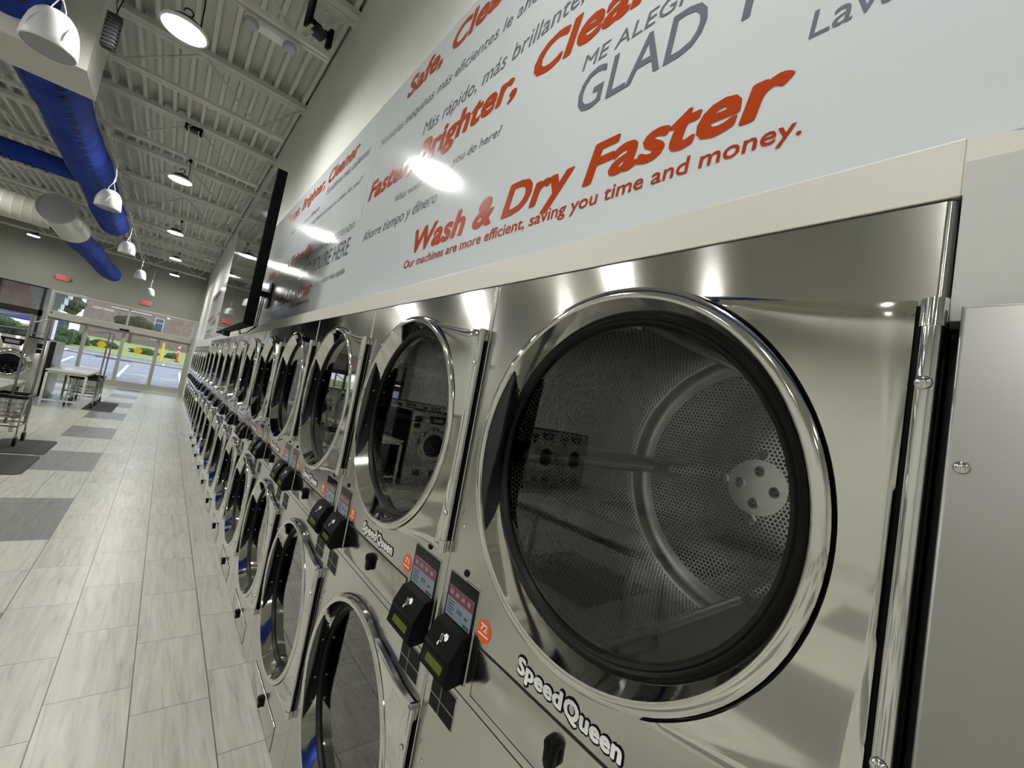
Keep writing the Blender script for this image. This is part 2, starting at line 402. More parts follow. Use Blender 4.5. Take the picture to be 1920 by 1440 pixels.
# right wall above the dryers and full height past them
b = MB(); b.box(0.10, 0.22, -0.6, YF, 2.083, ZC+.02); b.box(0.10, 0.22, 16.28, YF, 0, 2.083)
struct(b.build('wall_right', WHITEWALL, smooth=0))
b = MB(); b.box(0.10, 0.22, YB, -0.6, 0, ZC+.02); b.box(1.3, 1.4, -0.7, 16.4, -0.1, 2.083); b.box(0.101, 1.4, -0.7, 16.4, 2.084, 2.2); b.box(0.22, 1.3, -0.7, -0.6, -0.1, 2.083); b.box(0.22, 1.3, 16.3, 16.4, -0.1, 2.083); b.box(0.5, 1.3, -0.7, 16.4, -0.12, -0.02); struct(b.build('wall_service', WHITEWALL, smooth=0))  # lid and ends behind the dryers added to shut out sky light
b = MB(); b.box(XL-0.15, XL, YB, YF, 0, ZC+.05); struct(b.build('wall_left', WHITEWALL, smooth=0))
b = MB(); b.box(XL, 1.4, YB-0.15, YB, 0, ZC+.05); struct(b.build('wall_back', WHITEWALL, smooth=0))
# cream board above the dryers, with a ledge, and end filler beside the nearest dryer
b = MB(); b.box(0.0, 0.10, 0.0, 10.54, 2.011, 2.083, 0.0015); b.box(0.0, 0.10, 10.54, 16.28, 1.905, 2.083, 0.0015)
b.prism([(0.0, 2.0115), (0.0, 2.083), (-0.6, 1.97), (-0.6, 1.9)], 0.0, 0.10)
struct(b.build('trim_1', BAND, smooth=0))
b = MB(); b.prism([(-0.0015, 1.86), (-0.0015, 2.051), (-0.6, 2.038), (-0.6, 1.86)], -0.004, 0.03, 'X', 0.001)
struct(b.build('trim_2', FILLW, smooth=0))
b = MB(); b.box(0.05, 0.10, -0.6, -0.001, 0, 1.86); struct(b.build('trim_7', BLACKM, smooth=0))  # black sheet paints the shade in the gap beside the nearest dryer
b = MB(); b.box(0.0, 0.10, 16.16, 16.28, 0, 1.905); struct(b.build('trim_3', BAND, smooth=0))
# front wall with door opening x -3.86..0.0 (z<2.96) and storefront windows
DX0, DX1, DZ = -3.86, 0.0, 2.96
b = MB()
b.box(XL, 0.7, YF, YF+0.25, DZ+0.02, ZC+.05); b.box(0.2, 0.7, YF, YF+0.25, 0, DZ+.02)
b.box(XL, -9.0, YF, YF+0.25, 0, DZ+.02); b.box(-9.0, -3.99, YF, YF+0.25, 0, 0.45)
struct(b.build('wall_front', FRONTW, smooth=0))
b = MB(); b.box(-3.6, 0.21, YF-0.06, YF, 2.965, 3.05); b.box(-9.0, -3.6, YF-0.06, YF, 2.965, 3.03)
for xx in (-6.2, -3.1, -0.9): b.box(xx, xx+0.012, YF-0.004, YF, 3.05, 4.7)
b.box(0.0, 0.1, YF-0.09, YF, 3.05, ZC-.05)
struct(b.build('trim_4', FRONTW, smooth=0))
# =================================================================== STACK DRYERS
W, H, SEAM = 0.878, 2.009, 1.003
DC, DZU, DZL = 0.439, 1.580, 0.577            # door centre (y), heights of the two door centres
def sheet(w, z0, z1, cy, cz, r, zseam_gap=0.0015, rc=0.010, x=0.0):
    """front sheet with rounded side folds and a round door opening"""
    b = MB(); ya, yb = 0.001+rc, w-0.001-rc; za, zb = z0+zseam_gap, z1-zseam_gap
    angs = [2*PI*i/72 for i in range(72)]
    for py in (ya, yb):
        for pz in (za, zb):
            t = math.atan2(pz-cz, py-cy) % (2*PI); angs = [q for q in angs if abs(q-t) > 0.02]+[t]
    angs.sort(); N = len(angs); inn, ov = [], []
    for t in angs:
        c, s_ = math.cos(t), math.sin(t)
        inn.append(b.bm.verts.new((x, cy+r*c, cz+r*s_)))
        k = min(((yb-cy) if c > 0 else (cy-ya))/max(abs(c), 1e-9), ((zb-cz) if s_ > 0 else (cz-za))/max(abs(s_), 1e-9))
        ov.append(b.bm.verts.new((x, cy+k*c, cz+k*s_)))
    for i in range(N):
        k = (i+1) % N; b.bm.faces.new((inn[i], inn[k], ov[k], ov[i]))
    # hole lip
    lip = [b.bm.verts.new((x+0.03, v.co.y, v.co.z)) for v in inn]
    for i in range(N):
        k = (i+1) % N; b.bm.faces.new((inn[i], lip[i], lip[k], inn[k]))
    for y, sg in ((ya, -1), (yb, 1)):                              # rounded vertical folds
        prev = None
        for j in range(6):
            t = j/5*PI/2; p = (x+rc*(1-math.cos(t)), y+sg*rc*math.sin(t))
            cur = (b.bm.verts.new((p[0], p[1], za)), b.bm.verts.new((p[0], p[1], zb)))
            if prev: b.bm.faces.new((prev[0], cur[0], cur[1], prev[1]))
            prev = cur
        cur = (b.bm.verts.new((x+0.06, y+sg*rc, za)), b.bm.verts.new((x+0.06, y+sg*rc, zb))); b.bm.faces.new((prev[0], cur[0], cur[1], prev[1]))
    return b
def make_door(cz, w, sc_=1.0, parent=None, screws=True):
    """the door ring with its hinge plate, rod, glass, gasket and handle"""
    s = sc_; cy_ = DC*w/W
    L = lambda prof: [(r*s, h) for r, h in prof]
    b = MB()
    b.lathe(L([(0.366, -0.001), (0.3665, -0.014), (0.364, -0.021), (0.359, -0.0245), (0.348, -0.0255), (0.3435, -0.024), (0.3415, -0.019), (0.336, -0.006), (0.3295, 0.010), (0.324, 0.024)]), 'X', (0, cy_, cz), 96)
    bmesh.ops.recalc_face_normals(b.bm, faces=b.bm.faces[:])
    door = b.build('door', STEELD, parent, 30)
    b = MB(); b.lathe(L([(0.324, 0.024), (0.320, 0.021), (0.3165, 0.023), (0.3135, 0.020), (0.309, 0.022), (0.3055, 0.030), (0.3055, 0.045), (0.350, 0.047), (0.350, 0.012), (0.350, -0.002), (0.3692, -0.0025), (0.3692, -0.0002)]), 'X', (0, cy_, cz), 96)  # door seal; its outer black flange paints the shaded seam round the ring
    b.build('gasket', RUBBER, door, 35)
    b = MB(); b.disc((0.032, cy_, cz), 0.306*s, 'X', 64); b.build('door_glass', DGLASS, door, 0)
    # hinge plate (the wing to the right of the ring), outline in (u, z-cz)
    k = w/W; lo = [(0.560, 0.341), (0.598, 0.337), (0.640, 0.327), (0.700, 0.314), (0.770, 0.304), (0.820, 0.302), (0.8535, 0.303)]
    def ztop(u):
        for (u0, q0), (u1, q1) in zip(lo, lo[1:]):
            if u <= u1: return q0+(q1-q0)*(u-u0)/(u1-u0)
        return lo[-1][1]
    b = MB(); NV, NU = 40, 12; am = math.radians(64.5); front, grid = [], []
    for i in range(NV+1):
        q = 1-2*i/NV; t = am*q; u0, z0 = DC+0.3697*math.cos(t), 0.3697*math.sin(t); row = []
        for j in range(NU+1):
            f = j/NU; u = u0+(0.8535-u0)*f; z = z0*(1-f)+q*0.303*f
            if abs(q) > 0.5:
                g = (abs(q)-0.5)/0.5; zt = math.copysign(ztop(u), q); zl = math.copysign(0.3697*math.sin(am)*(1-f)+0.303*f, q)
                z += (zt-zl)*g*g*f*1.0
            ed = max(0.0, (abs(q)-0.80)/0.20); xx = -0.0195-0.0045*ed**2*(0.3+0.7*f)+0.006*max(0, ed-0.93)/0.07*0.6
            if j == NU: xx += 0.004
            row.append(b.bm.verts.new((xx, (W-u)*k, cz+z*s)))
        grid.append(row)
    for i in range(NV):
        for j in range(NU): b.bm.faces.new((grid[i][j], grid[i+1][j], grid[i+1][j+1], grid[i][j+1]))
    rim = [grid[0][j] for j in range(NU+1)]+[grid[i][NU] for i in range(1, NV+1)]+[grid[NV][j] for j in range(NU-1, -1, -1)]+[grid[i][0] for i in range(NV-1, 0, -1)]
    back = [b.bm.verts.new((-0.004, v.co.y, v.co.z)) for v in rim]
    for i in range(len(rim)):
        j = (i+1) % len(rim); b.bm.faces.new((rim[i], rim[j], back[j], back[i]))
    b.build('hinge_plate', STEELD, door, 50, uv=yz)
    hy = (W-0.8685)*k
    b = MB(); b.cyl((-0.017, hy, cz-0.300*s), (-0.017, hy, cz+0.272*s), 0.0095, n=20); b.build('hinge_rod', CHROME, door, 40)
    for z0, z1 in ((0.270, 0.302), (-0.303, -0.272)):
        b = MB(); b.cyl((-0.017, hy, cz+z0*s), (-0.017, hy, cz+z1*s), 0.0118, n=20); b.box(-0.017, 0.001, hy-0.009, hy+0.009, cz+z0*s, cz+z1*s, 0.002)
        b.build('hinge_knuckle', CHROME, door, 40)
    b = MB(); b.box(-0.006, 0.0005, hy-0.0085, hy+0.016, cz-0.30*s, cz+0.30*s, 0.001); b.build('hinge_channel', BLACK, door, 0)
    for z in (0.205, -0.2):
        b = MB(); b.lathe([(0.0002, -0.006), (0.0045, -0.0055), (0.0075, -0.003), (0.0078, 0.0)], 'X', (-0.0265, hy+0.001, cz+z*s), 16); b.disc((-0.0328, hy+0.001, cz+z*s), 0.0028, 'X', 6, 0)
        b.build('screw', CHROME, door, 50)
    # black pull: liner on the inner left wall plus a crescent flange
    b = MB(); aa = math.radians(34); rows = []
    for i in range(37):
        q = -1+2*i/36; t = aa*q; wv = 0.0425*(1-max(0, (abs(q)-0.62)/0.38)**1.6*0.97); row = []
        for j in range(5):
            h = -0.0195+wv*j/4; rr = 0.3405+(0.3225-0.3405)*(h+0.0195)/0.042
            row.append(b.bm.verts.new((h, cy_+rr*s*math.cos(t), cz+rr*s*math.sin(t))))
        rows.append(row)
    for p_, q_ in zip(rows, rows[1:]):
        for j in range(4): b.bm.faces.new((p_[j], p_[j+1], q_[j+1], q_[j]))
    cres = []
    for i in range(21):
        t = -aa+2*aa*i/20; cres.append((cy_+0.3405*s*math.cos(t), cz+0.3405*s*math.sin(t)))
    inner = []
    for i in range(21):
        t = aa*0.92-2*aa*0.92*i/20; f = math.cos((t-0.08)/aa*PI/2*0.98); r = 0.3385-0.048*max(f, 0)**1.3
        inner.append((cy_+r*s*math.cos(t), cz+r*s*math.sin(t)))
    b.mi = 1; b.prism(cres+inner, -0.019, -0.013, 'X', 0)
    hd = b.build('door_handle', [BLACK, CHARCOAL], door, 40)
    if screws:
        for t in (-26, -12, 14, 27):
            t = math.radians(t); r = 0.328*s
            b = MB(); p = Vector((0.010, cy_+r*math.cos(t), cz+r*math.sin(t))); q = Vector((0, -math.cos(t), -math.sin(t)))*0.003
            b.cyl(p, p+q, 0.0042*s, n=10); b.build('screw', CHROME, door, 40)
    return door
def make_drum(cz, w, s, parent):
    cy_ = DC*w/W; R = 0.41*s; D = 0.78; x0 = 0.060
    b = MB(); n = 72
    b.lathe([(R, x0), (R, x0+0.05), (R, D-0.05), (R, D-0.008), (R-0.008, D)], 'X', (0, cy_, cz), n, mats=[1, 0, 1, 1])
    b.lathe([(0.345*s, x0-0.012), (R, x0)], 'X', (0, cy_, cz), n, mats=[1])
    for f in b.bm.faces: f.normal_flip()
    def uv(co, f):
        t = math.atan2(co.z-cz, co.y-cy_); c = f.calc_center_median(); tc = math.atan2(c.z-cz, c.y-cy_)
        if t-tc > PI: t -= 2*PI
        if tc-t > PI: t += 2*PI
        return (t*R, co.x)
    dr = b.build('drum', [PERF, DRUMST], parent, 40, uv=uv, recalc=False)
    b = MB(); b.lathe([(R-0.008, D), (R-0.05*s, D)], 'X', (0, cy_, cz), n, mats=[1])
    # back plate: perforated field with a plain cross of four spokes
    b.lathe([(R-0.05*s, D), (0.085*s, D)], 'X', (0, cy_, cz), 96, mats=[0])
    b.disc((D, cy_, cz), 0.085*s, 'X', 48, 1)
    for f in b.bm.faces:
        c = f.calc_center_median(); f.smooth = False
        if f.material_index == 0:
            t = math.degrees(math.atan2(c.z-cz, c.y-cy_)) % 90
    bk = b.build('drum_back', [PERF, DRUMST], dr, 0, uv=yz)
    b = MB()
    for t in (4, 94, 184, 274):
        t = math.radians(t)
        for r in (0.05, 0.10):
            b.lathe([(0.0002, -0.008), (0.006, -0.006), (0.011, -0.001), (0.017, 0.0)], 'X', (D-0.001, cy_+r*s*math.cos(t), cz+r*s*math.sin(t)), 14)
    b.build('hub_bolts', DRUMST, dr, 50)
    for t in (-92, -2, 88, 178):
        t = math.radians(t); er = Vector((0, math.cos(t), math.sin(t))); et = Vector((0, -math.sin(t), math.cos(t))); c = Vector((0, cy_, cz))
        b = MB()
        pr = [(-0.030, R-0.001), (-0.010, R-0.078*s), (0.010, R-0.078*s), (0.030, R-0.001)]
        v0 = [b.bm.verts.new(c+er*r+et*q+Vector((x0+0.02, 0, 0))) for q, r in pr]; v1 = [b.bm.verts.new(c+er*r+et*q+Vector((D-0.03, 0, 0))) for q, r in pr]
        b.bm.faces.new(v0); b.bm.faces.new(v1[::-1])
        for i in range(4): b.bm.faces.new((v0[i], v1[i], v1[(i+1) % 4], v0[(i+1) % 4]))
        b.mi = 1; p = c+er*(R-0.082*s); b.cyl(p+Vector((x0+0.03, 0, 0)), p+Vector((D-0.06, 0, 0)), 0.012, n=12)
        b.build('lifter', [INNER, RODM], dr, 40)
    return dr
def make_shell(parent, w, h, depth):
    b = MB(); t = 0.0012
    b.box(0.055, depth, 0.0015, 0.003, 0.004, h); b.box(0.055, depth, w-0.003, w-0.0015, 0.004, h)
    b.box(0.012, depth, 0.003, w-0.003, h-0.003, h-0.0005); b.box(depth-0.004, depth, 0.003, w-0.003, 0.004, h)
    b.box(0.012, 0.05, 0.003, w-0.003, 0.0, 0.01)
    b.mi = 1
    for z in (h*SEAM/H,): b.box(0.006, depth, 0.004, w-0.004, z-0.01, z+0.01)
    return b.build('cabinet', [GREYSTEEL, INNER], parent, 0)
def lint_panel(parent, y0, y1, z0, z1, lock_label=True):
    b = MB(); b.box(-0.0006, 0.003, y0-0.004, y1+0.004, z0-0.004, z1+0.004); b.mi = 1
    b.box(-0.0035, 0.002, y0, y1, z0, z1, 0.002)
    lp = b.build('lint_panel', [INNER, STEEL], parent, 30, uv=boxuv)
    yc, zc = W-0.443, z1-0.040
    b = MB(); b.lathe([(0.0002, -0.022), (0.011, -0.021), (0.013, -0.017), (0.014, 0.0)], 'X', (-0.003, yc, zc+0.012), 20)
    b.prism([(yc-0.013, zc+0.008), (yc+0.013, zc+0.008), (yc+0.012, zc-0.022), (yc+0.006, zc-0.031), (yc-0.006, zc-0.031), (yc-0.012, zc-0.022)], -0.021, -0.004, 'X', 0.003)
    b.box(-0.027, -0.021, yc-0.0025, yc+0.0025, zc+0.004, zc+0.02)
    b.build('latch', BLACK, lp, 40)
    return lp
def hand_icon(parent, C, ex, ey):
    """white pictogram: a hand dipping a card, with an arrow"""
    pl = lambda pts: [C+ex*a+ey*b for a, b in pts]
    b = MB()
    b.poly(pl([(0.000, 0.004), (0.006, 0.011), (0.016, 0.010), (0.019, 0.002), (0.015, -0.004), (0.008, -0.005), (0.006, 0.0)]))
    o_ = [(-0.010, 0.004), (-0.002, 0.004), (0.002, -0.012), (-0.006, -0.012)]; i_ = [(-0.0088, 0.003), (-0.0028, 0.003), (0.0006, -0.011), (-0.0052, -0.011)]
    for k in range(4): b.poly(pl([o_[k], o_[(k+1) % 4], i_[(k+1) % 4], i_[k]]))
    b.poly(pl([(-0.010, -0.013), (-0.006, -0.013), (-0.006, -0.018), (-0.004, -0.018), (-0.008, -0.023), (-0.012, -0.018), (-0.010, -0.018)]))
    b.build('hand_symbol', PRINT, parent, 0)
def controls(parent, ya, yb, sticker_y, number):
    """touch display with card reader under it, and the orange number sticker"""
    b = MB(); b.box(-0.0025, 0.002, ya-0.002, yb+0.002, 1.024, 1.245, 0.001); b.mi = 1; b.box(-0.0035, 0.0, ya, yb, 1.026, 1.243)
    ts = b.build('touch_display', [CHROME, GLOSSBLK], parent, 30)
    sa, sb = ya+0.010, yb-0.006
    b = MB(); b.box(-0.0042, -0.003, sa, sb, 1.140, 1.213)
    d = b.build('screen', SCRWHITE, ts, 0)
    b = MB(); wd = sb-sa
    b.mi = 0; b.poly([(-0.0045, sa, 1.185), (-0.0045, sb, 1.185), (-0.0045, sb, 1.213), (-0.0045, sa, 1.213)])
    b.mi = 1
    for i in range(4): b.poly([(-0.0047, sb-wd*(.08+.23*i), 1.194), (-0.0047, sb-wd*(.2+.23*i), 1.194), (-0.0047, sb-wd*(.2+.23*i), 1.204), (-0.0047, sb-wd*(.08+.23*i), 1.204)])
    b.mi = 2
    for i in range(5): b.poly([(-0.0047, sb-wd*.06, 1.148+.007*i), (-0.0047, sb-wd*(.32-.03*(i % 2)), 1.148+.007*i), (-0.0047, sb-wd*(.32-.03*(i % 2)), 1.151+.007*i), (-0.0047, sb-wd*.06, 1.151+.007*i)])
    for i in range(3): b.poly([(-0.0047, sb-wd*(.45+.07*i), 1.160), (-0.0047, sb-wd*(.49+.07*i), 1.160), (-0.0047, sb-wd*(.49+.07*i), 1.172), (-0.0047, sb-wd*(.45+.07*i), 1.172)])
    b.poly([(-0.0047, sb-wd*.75, 1.160), (-0.0047, sb-wd*.86, 1.160), (-0.0047, sb-wd*.86, 1.166), (-0.0047, sb-wd*.75, 1.166)])
    b.mi = 3; b.poly([(-0.0047, sb-wd*.72, 1.142), (-0.0047, sb-wd*.97, 1.142), (-0.0047, sb-wd*.97, 1.150), (-0.0047, sb-wd*.72, 1.150)])
    for f in b.bm.faces:
        f.normal_update()
        if f.normal.x > 0: f.normal_flip()
    b.build('screen_graphics', [REDBAR, SCRWHITE, SCRDARK, SCRGREEN], ts, 0, recalc=False)
    # card reader
    ra, rb = ya+0.006, yb-0.004
    prof = [(0.0, 1.137), (-0.026, 1.132), (-0.046, 1.088), (-0.050, 1.087), (-0.050, 1.080), (-0.047, 1.079), (-0.058, 1.036), (-0.044, 1.021), (0.0, 1.027)]
    b = MB(); b.prism(prof, ra, rb, 'Y', 0.0018); cr = b.build('card_reader', BLACK, parent, 25)
    yc = (ra+rb)/2
    n1 = Vector((-0.044, 0, 0.020)).normalized(); ey = Vector((0.020, 0, 0.044)).normalized(); ex = Vector((0, -1, 0))
    hand_icon(cr, Vector((-0.036, yc, 1.113))+n1*0.0006, ex, ey)
    # display window on the lower facet
    f0, f1 = Vector((-0.0475, 0, 1.077)), Vector((-0.0575, 0, 1.038)); dn = (f1-f0).normalized(); nn = Vector((-dn.z, 0, dn.x));  nn = nn if nn.x < 0 else -nn
    b = MB()
    for k, (q0, q1, e0, e1, off) in enumerate(((0.08, 0.92, 0.005, 0.036, 0.0008), (0.22, 0.84, 0.012, 0.030, 0.0014))):
        b.mi = k; p = [f0+dn*e+nn*off+Vector((0, rb-(rb-ra)*q, 0)) for q, e in ((q0, e0), (q1, e0), (q1, e1), (q0, e1))]; b.poly(p)
    for f in b.bm.faces:
        f.normal_update()
        if f.normal.x > 0: f.normal_flip()
    b.build('reader_display', [GLOSSBLK, LCD], cr, 0, recalc=False)
    # number sticker
    b = MB(); b.cyl((-0.0012, sticker_y, 1.170), (0.0, sticker_y, 1.170), 0.0255, n=36); st = b.build('number_sticker', STICK, parent, 0)
    st['label'] = 'round orange sticker reading %s' % number
    wall_text('numerals', number, PRINT, -0.0016, sticker_y+0.0125, sticker_y-0.0125, 1.170, 0.0155, 0.012, 0, st)
    b = MB(); b.box(-0.0016, -0.001, sticker_y-0.0185, sticker_y+0.0185, 1.160, 1.1625); b.build('sticker_line', PRINT, st, 0)
def coin_window(parent, ya, yb):
    b = MB(); b.box(-0.0015, 0.002, ya-0.002, yb+0.002, 0.911, 0.989, 0.0006); b.mi = 1; b.box(-0.0022, 0.0, ya, yb, 0.913, 0.987); b.mi = 2
    yc = ya+(yb-ya)*0.58; b.box(-0.0027, -0.001, yc-0.0012, yc+0.0012, 0.913, 0.987); b.box(-0.0027, -0.001, ya, yb, 0.944, 0.9465)
    b.build('coin_window', [CHROME, BLACK, GREYSTEEL], parent, 30)
def badge(parent, y0, y1, z0, cap):
    """white maker's lettering with a black outline"""
    for body, q0, q1 in (('Speed', 0.0, 0.49), ('Queen', 0.505, 1.0)):
        ya, yb = y0+(y1-y0)*q0, y0+(y1-y0)*q1
        o = wall_text('badge', body, BLACK, -0.0012, ya+0.003, yb-0.003, z0-0.002, cap+0.004, 0.0, 0.0, parent, fat=0.10)
        wall_text('lettering', body, PRINT, -0.0022, ya, yb, z0, cap, 0.0, 0.0, o, fat=0.05)
    return o
def plug(parent, y, z):
    b = MB(); b.lathe([(0.0002, -0.005), (0.007, -0.0045), (0.0095, -0.001), (0.0095, 0.0)], 'X', (0, y, z), 18); b.build('hole_plug', BLACK, parent, 40)
def screw(parent, y, z, r=0.006, x=0.0):
    b = MB(); b.lathe([(0.0002, -0.0035), (r*.6, -0.003), (r, -0.001), (r*1.05, 0.0)], 'X', (x, y, z), 14); b.build('screw', CHROME, parent, 50)

def big_dryer():
    t = thing('stack_dryer', 'x', 'dryer')
    make_shell(t, W, H, 1.15)
    sheet(W, SEAM, H, DC, DZU, 0.352).build('upper_front_panel', STEEL, t, 30, uv=boxuv)
    sheet(W, 0.004, SEAM, DC, DZL, 0.352).build('lower_front_panel', STEEL, t, 30, uv=boxuv)
    for cz in (DZU, DZL):
        make_door(cz, W, 1.0, t); make_drum(cz, W, 1.0, t)
    lint_panel(t, W-0.690, W-0.188, 1.026, 1.130); lint_panel(t, W-0.690, W-0.188, 0.012, 0.120)
    coin_window(t, W-0.141, W-0.036); coin_window(t, W-0.842, W-0.737)
    badge(t, W-0.316, W-0.572, 1.1545, 0.029)
    plug(t, W-0.093, 1.260); plug(t, W-0.785, 1.260)
    for y, z in ((W-0.045, 1.78), (W-0.045, 1.36), (W-0.05, 0.78), (W-0.05, 0.36)): screw(t, y, z)
    return t
LCAT = 'dryer'
ordin = ['nearest', 'second', 'third', 'fourth', 'fifth', 'sixth', 'seventh', 'eighth', 'ninth', 'tenth', 'eleventh', 'twelfth']
proto = big_dryer(); index_kids()
bigs = [proto] + [copy_tree(proto) for _ in range(11)]
for k, d in enumerate(bigs):
    d.location = (0, k*W, 0); n = 72-2*k
    controls(d, W-0.157, W-0.031, W-0.193, str(n)); controls(d, W-0.853, W-0.714, W-0.674, str(n+1))
    d['label'] = 'stainless stack dryer with two round doors and orange sticker %d, %s from the camera' % (n, ordin[k])
    d['group'] = 'tall stainless stack dryers along the right wall'

# ---- the shorter stack dryers at the far end of the row
W2, H2 = 0.80, 1.90
def small_dryer():
    s = 0.86; S2 = H2*SEAM/H; t = thing('small_stack_dryer', 'x', 'dryer')
    make_shell(t, W2, H2, 1.0); zu, zl = 1.505, 0.552
    sheet(W2, S2, H2, DC*W2/W, zu, 0.352*s).build('upper_front_panel', STEEL, t, 30, uv=boxuv)
    sheet(W2, 0.004, S2, DC*W2/W, zl, 0.352*s).build('lower_front_panel', STEEL, t, 30, uv=boxuv)
    for cz in (zu, zl):
        make_door(cz, W2, s, t, False)
        b = MB(); b.lathe([(0.37*s, 0.06), (0.37*s, 0.7)], 'X', (0, DC*W2/W, cz), 40); b.disc((0.7, DC*W2/W, cz), 0.37*s, 'X', 40); b.build('drum', DRUMST, t, 40)
    for ya in (0.03, W2-0.15):
        b = MB(); b.box(-0.0035, 0.0, ya, ya+0.12, 0.985, 1.17); b.build('touch_display', GLOSSBLK, t, 0)
        b = MB(); b.prism([(0.0, 1.085), (-0.026, 1.08), (-0.048, 1.035), (-0.058, 0.99), (-0.044, 0.975), (0, 0.98)], ya+0.006, ya+0.115, 'Y', 0.0018); b.build('card_reader', BLACK, t, 25)
    return t
p2 = small_dryer(); index_kids()
smalls = [p2] + [copy_tree(p2) for _ in range(6)]
names7 = ['first', 'second', 'third', 'fourth', 'fifth', 'sixth', 'last']
for k, d in enumerate(smalls):
    d.location = (0, 12*W+0.004+k*(W2+0.001), 0)
    d['label'] = 'shorter stainless stack dryer past the tall ones, %s of seven towards the doors' % names7[k]
    d['group'] = 'shorter stack dryers at the far end'

# ---- brushed filler panel right of the nearest dryer
b = MB(); b.prism([(-0.012, -0.003), (-0.6, -0.003), (-0.6, 1.872), (-0.012, 1.872)], -0.024, 0.0, 'X', 0.004)
for v in b.bm.verts: v.co = Vector((v.co.x, v.co.y, max(v.co.z, 0.003)))
fp = tag(b.build('filler_panel', SATIN, smooth=30, uv=boxuv), 'brushed steel filler panel with one round screw, right of the nearest dryer', 'panel')
screw(fp, -0.0245, 1.699, 0.0065, -0.0245)
# =================================================================== WALL SIGN PANELS
SX = 0.068; TX = SX-0.0012
BO, BL = 0.010, 0.0
def sign(y0, y1, label, lines):
    b = MB(); b.box(SX, 0.10, y1+0.002, y0-0.002, 2.118, 3.37, 0.0012)
    p = tag(b.build('wall_sign', SIGN, smooth=0), label, 'sign', 'white lettered sign panels above the dryers')
    for body, m, ya, yb, z, cap, bold, sh in lines:
        wall_text('sign_word', body, m, TX, ya, yb, z, cap, bold, sh, p, split=True, fat=0.027 if m is ORANGE else 0.007 if body[:4] == 'GLAD' else 0.004 if m is REDTXT else 0.0)
    return p
O, G, Rr = ORANGE, GREYTXT, REDTXT
P1 = [('Wash & Dry Faster', O, 1.668, 0.222, 2.275, 0.100, BO, 0.20),
      ('Our machines are more efficient, saving you time and money.', Rr, 1.722, 0.200, 2.212, 0.036, 0.006, 0.06),
      ('Ahorre tiempo y dinero', G, 2.376, 1.525, 2.470, 0.056, BL, 0.18),
      ('What would you say... you do here?', G, 2.002, 1.128, 2.600, 0.036, BL, 0.18),
      ('Faster, Brighter, Cleaner', O, 2.432, 0.330, 2.728, 0.108, BO, 0.20),
      ('M\u00e1s r\u00e1pido, m\u00e1s brillante, m\u00e1s limpio', G, 1.815, 0.360, 2.880, 0.062, BL, 0.18),
      ('Nuestras m\u00e1quinas m\u00e1s eficientes le ahorran tiempo', G, 2.414, 0.640, 3.052, 0.052, BL, 0.18),
      ('Safe, Clean, Friendly', O, 2.134, 0.400, 3.222, 0.100, BO, 0.20),
      ('ME ALEGRO DE QUE ESTES AQUI', G, 0.770, -0.290, 2.634, 0.042, BL, 0.16),
      ("GLAD YOU'RE HERE", G, 0.766, -0.480, 2.501, 0.112, 0.0, 0.10),
      ('Lavar y secar m\u00e1s r\u00e1pido', G, 0.210, -0.500, 2.386, 0.049, BL, 0.10)]
P2 = [('Wash & Dry Faster', O, 4.785, 3.335, 2.278, 0.100, BO, 0.20),
      ('Our machines are more efficient, saving you time and money.', Rr, 4.832, 3.345, 2.210, 0.034, 0.006, 0.06),
      ('Safe, Clean, Friendly', O, 5.505, 3.590, 2.634, 0.100, BO, 0.20),
      ("GLAD YOU'RE HERE", G, 3.884, 2.610, 2.443, 0.112, 0.0, 0.10),
      ('Lavar y secar m\u00e1s r\u00e1pido', G, 3.306, 2.600, 2.319, 0.045, BL, 0.10),
      ('Faster, Brighter, Cleaner', O, 5.040, 2.850, 3.190, 0.105, BO, 0.20),
      ('Secadoras m\u00e1s calientes', G, 3.525, 2.596, 3.092, 0.058, BL, 0.18),
      ('"What am I going there to prepare a place for you?"', G, 4.250, 2.630, 2.922, 0.036, BL, 0.18),
      ('Ahorre tiempo y dinero', G, 4.700, 3.650, 3.010, 0.04, BL, 0.18),
      ('ME ALEGRO DE QUE ESTES AQUI', G, 3.600, 2.600, 2.610, 0.042, BL, 0.16)]
sign(2.51, -0.56, 'white sign panel with orange Wash & Dry Faster lettering above the two nearest dryers', P1)
sign(5.58, 2.51, "white sign panel with glare and GLAD YOU'RE HERE lettering, between nearest sign and television", P2)
for i, lb in enumerate(('white sign panel just behind the television', 'white sign panel in the middle beyond the television', 'white sign panel nearest the entrance doors')):
    y0 = 8.65+3.07*i; d = y0-5.58
    sign(y0, y0-3.07, lb, [(t, m, a+d, c+d, z, cp, bo, s) for t, m, a, c, z, cp, bo, s in P2[:6]])
b = MB(); b.box(SX-.003, 0.1, 2.500, 2.520, 2.118, 3.37, 0.001); struct(b.build('trim_5', SIGN, smooth=0))

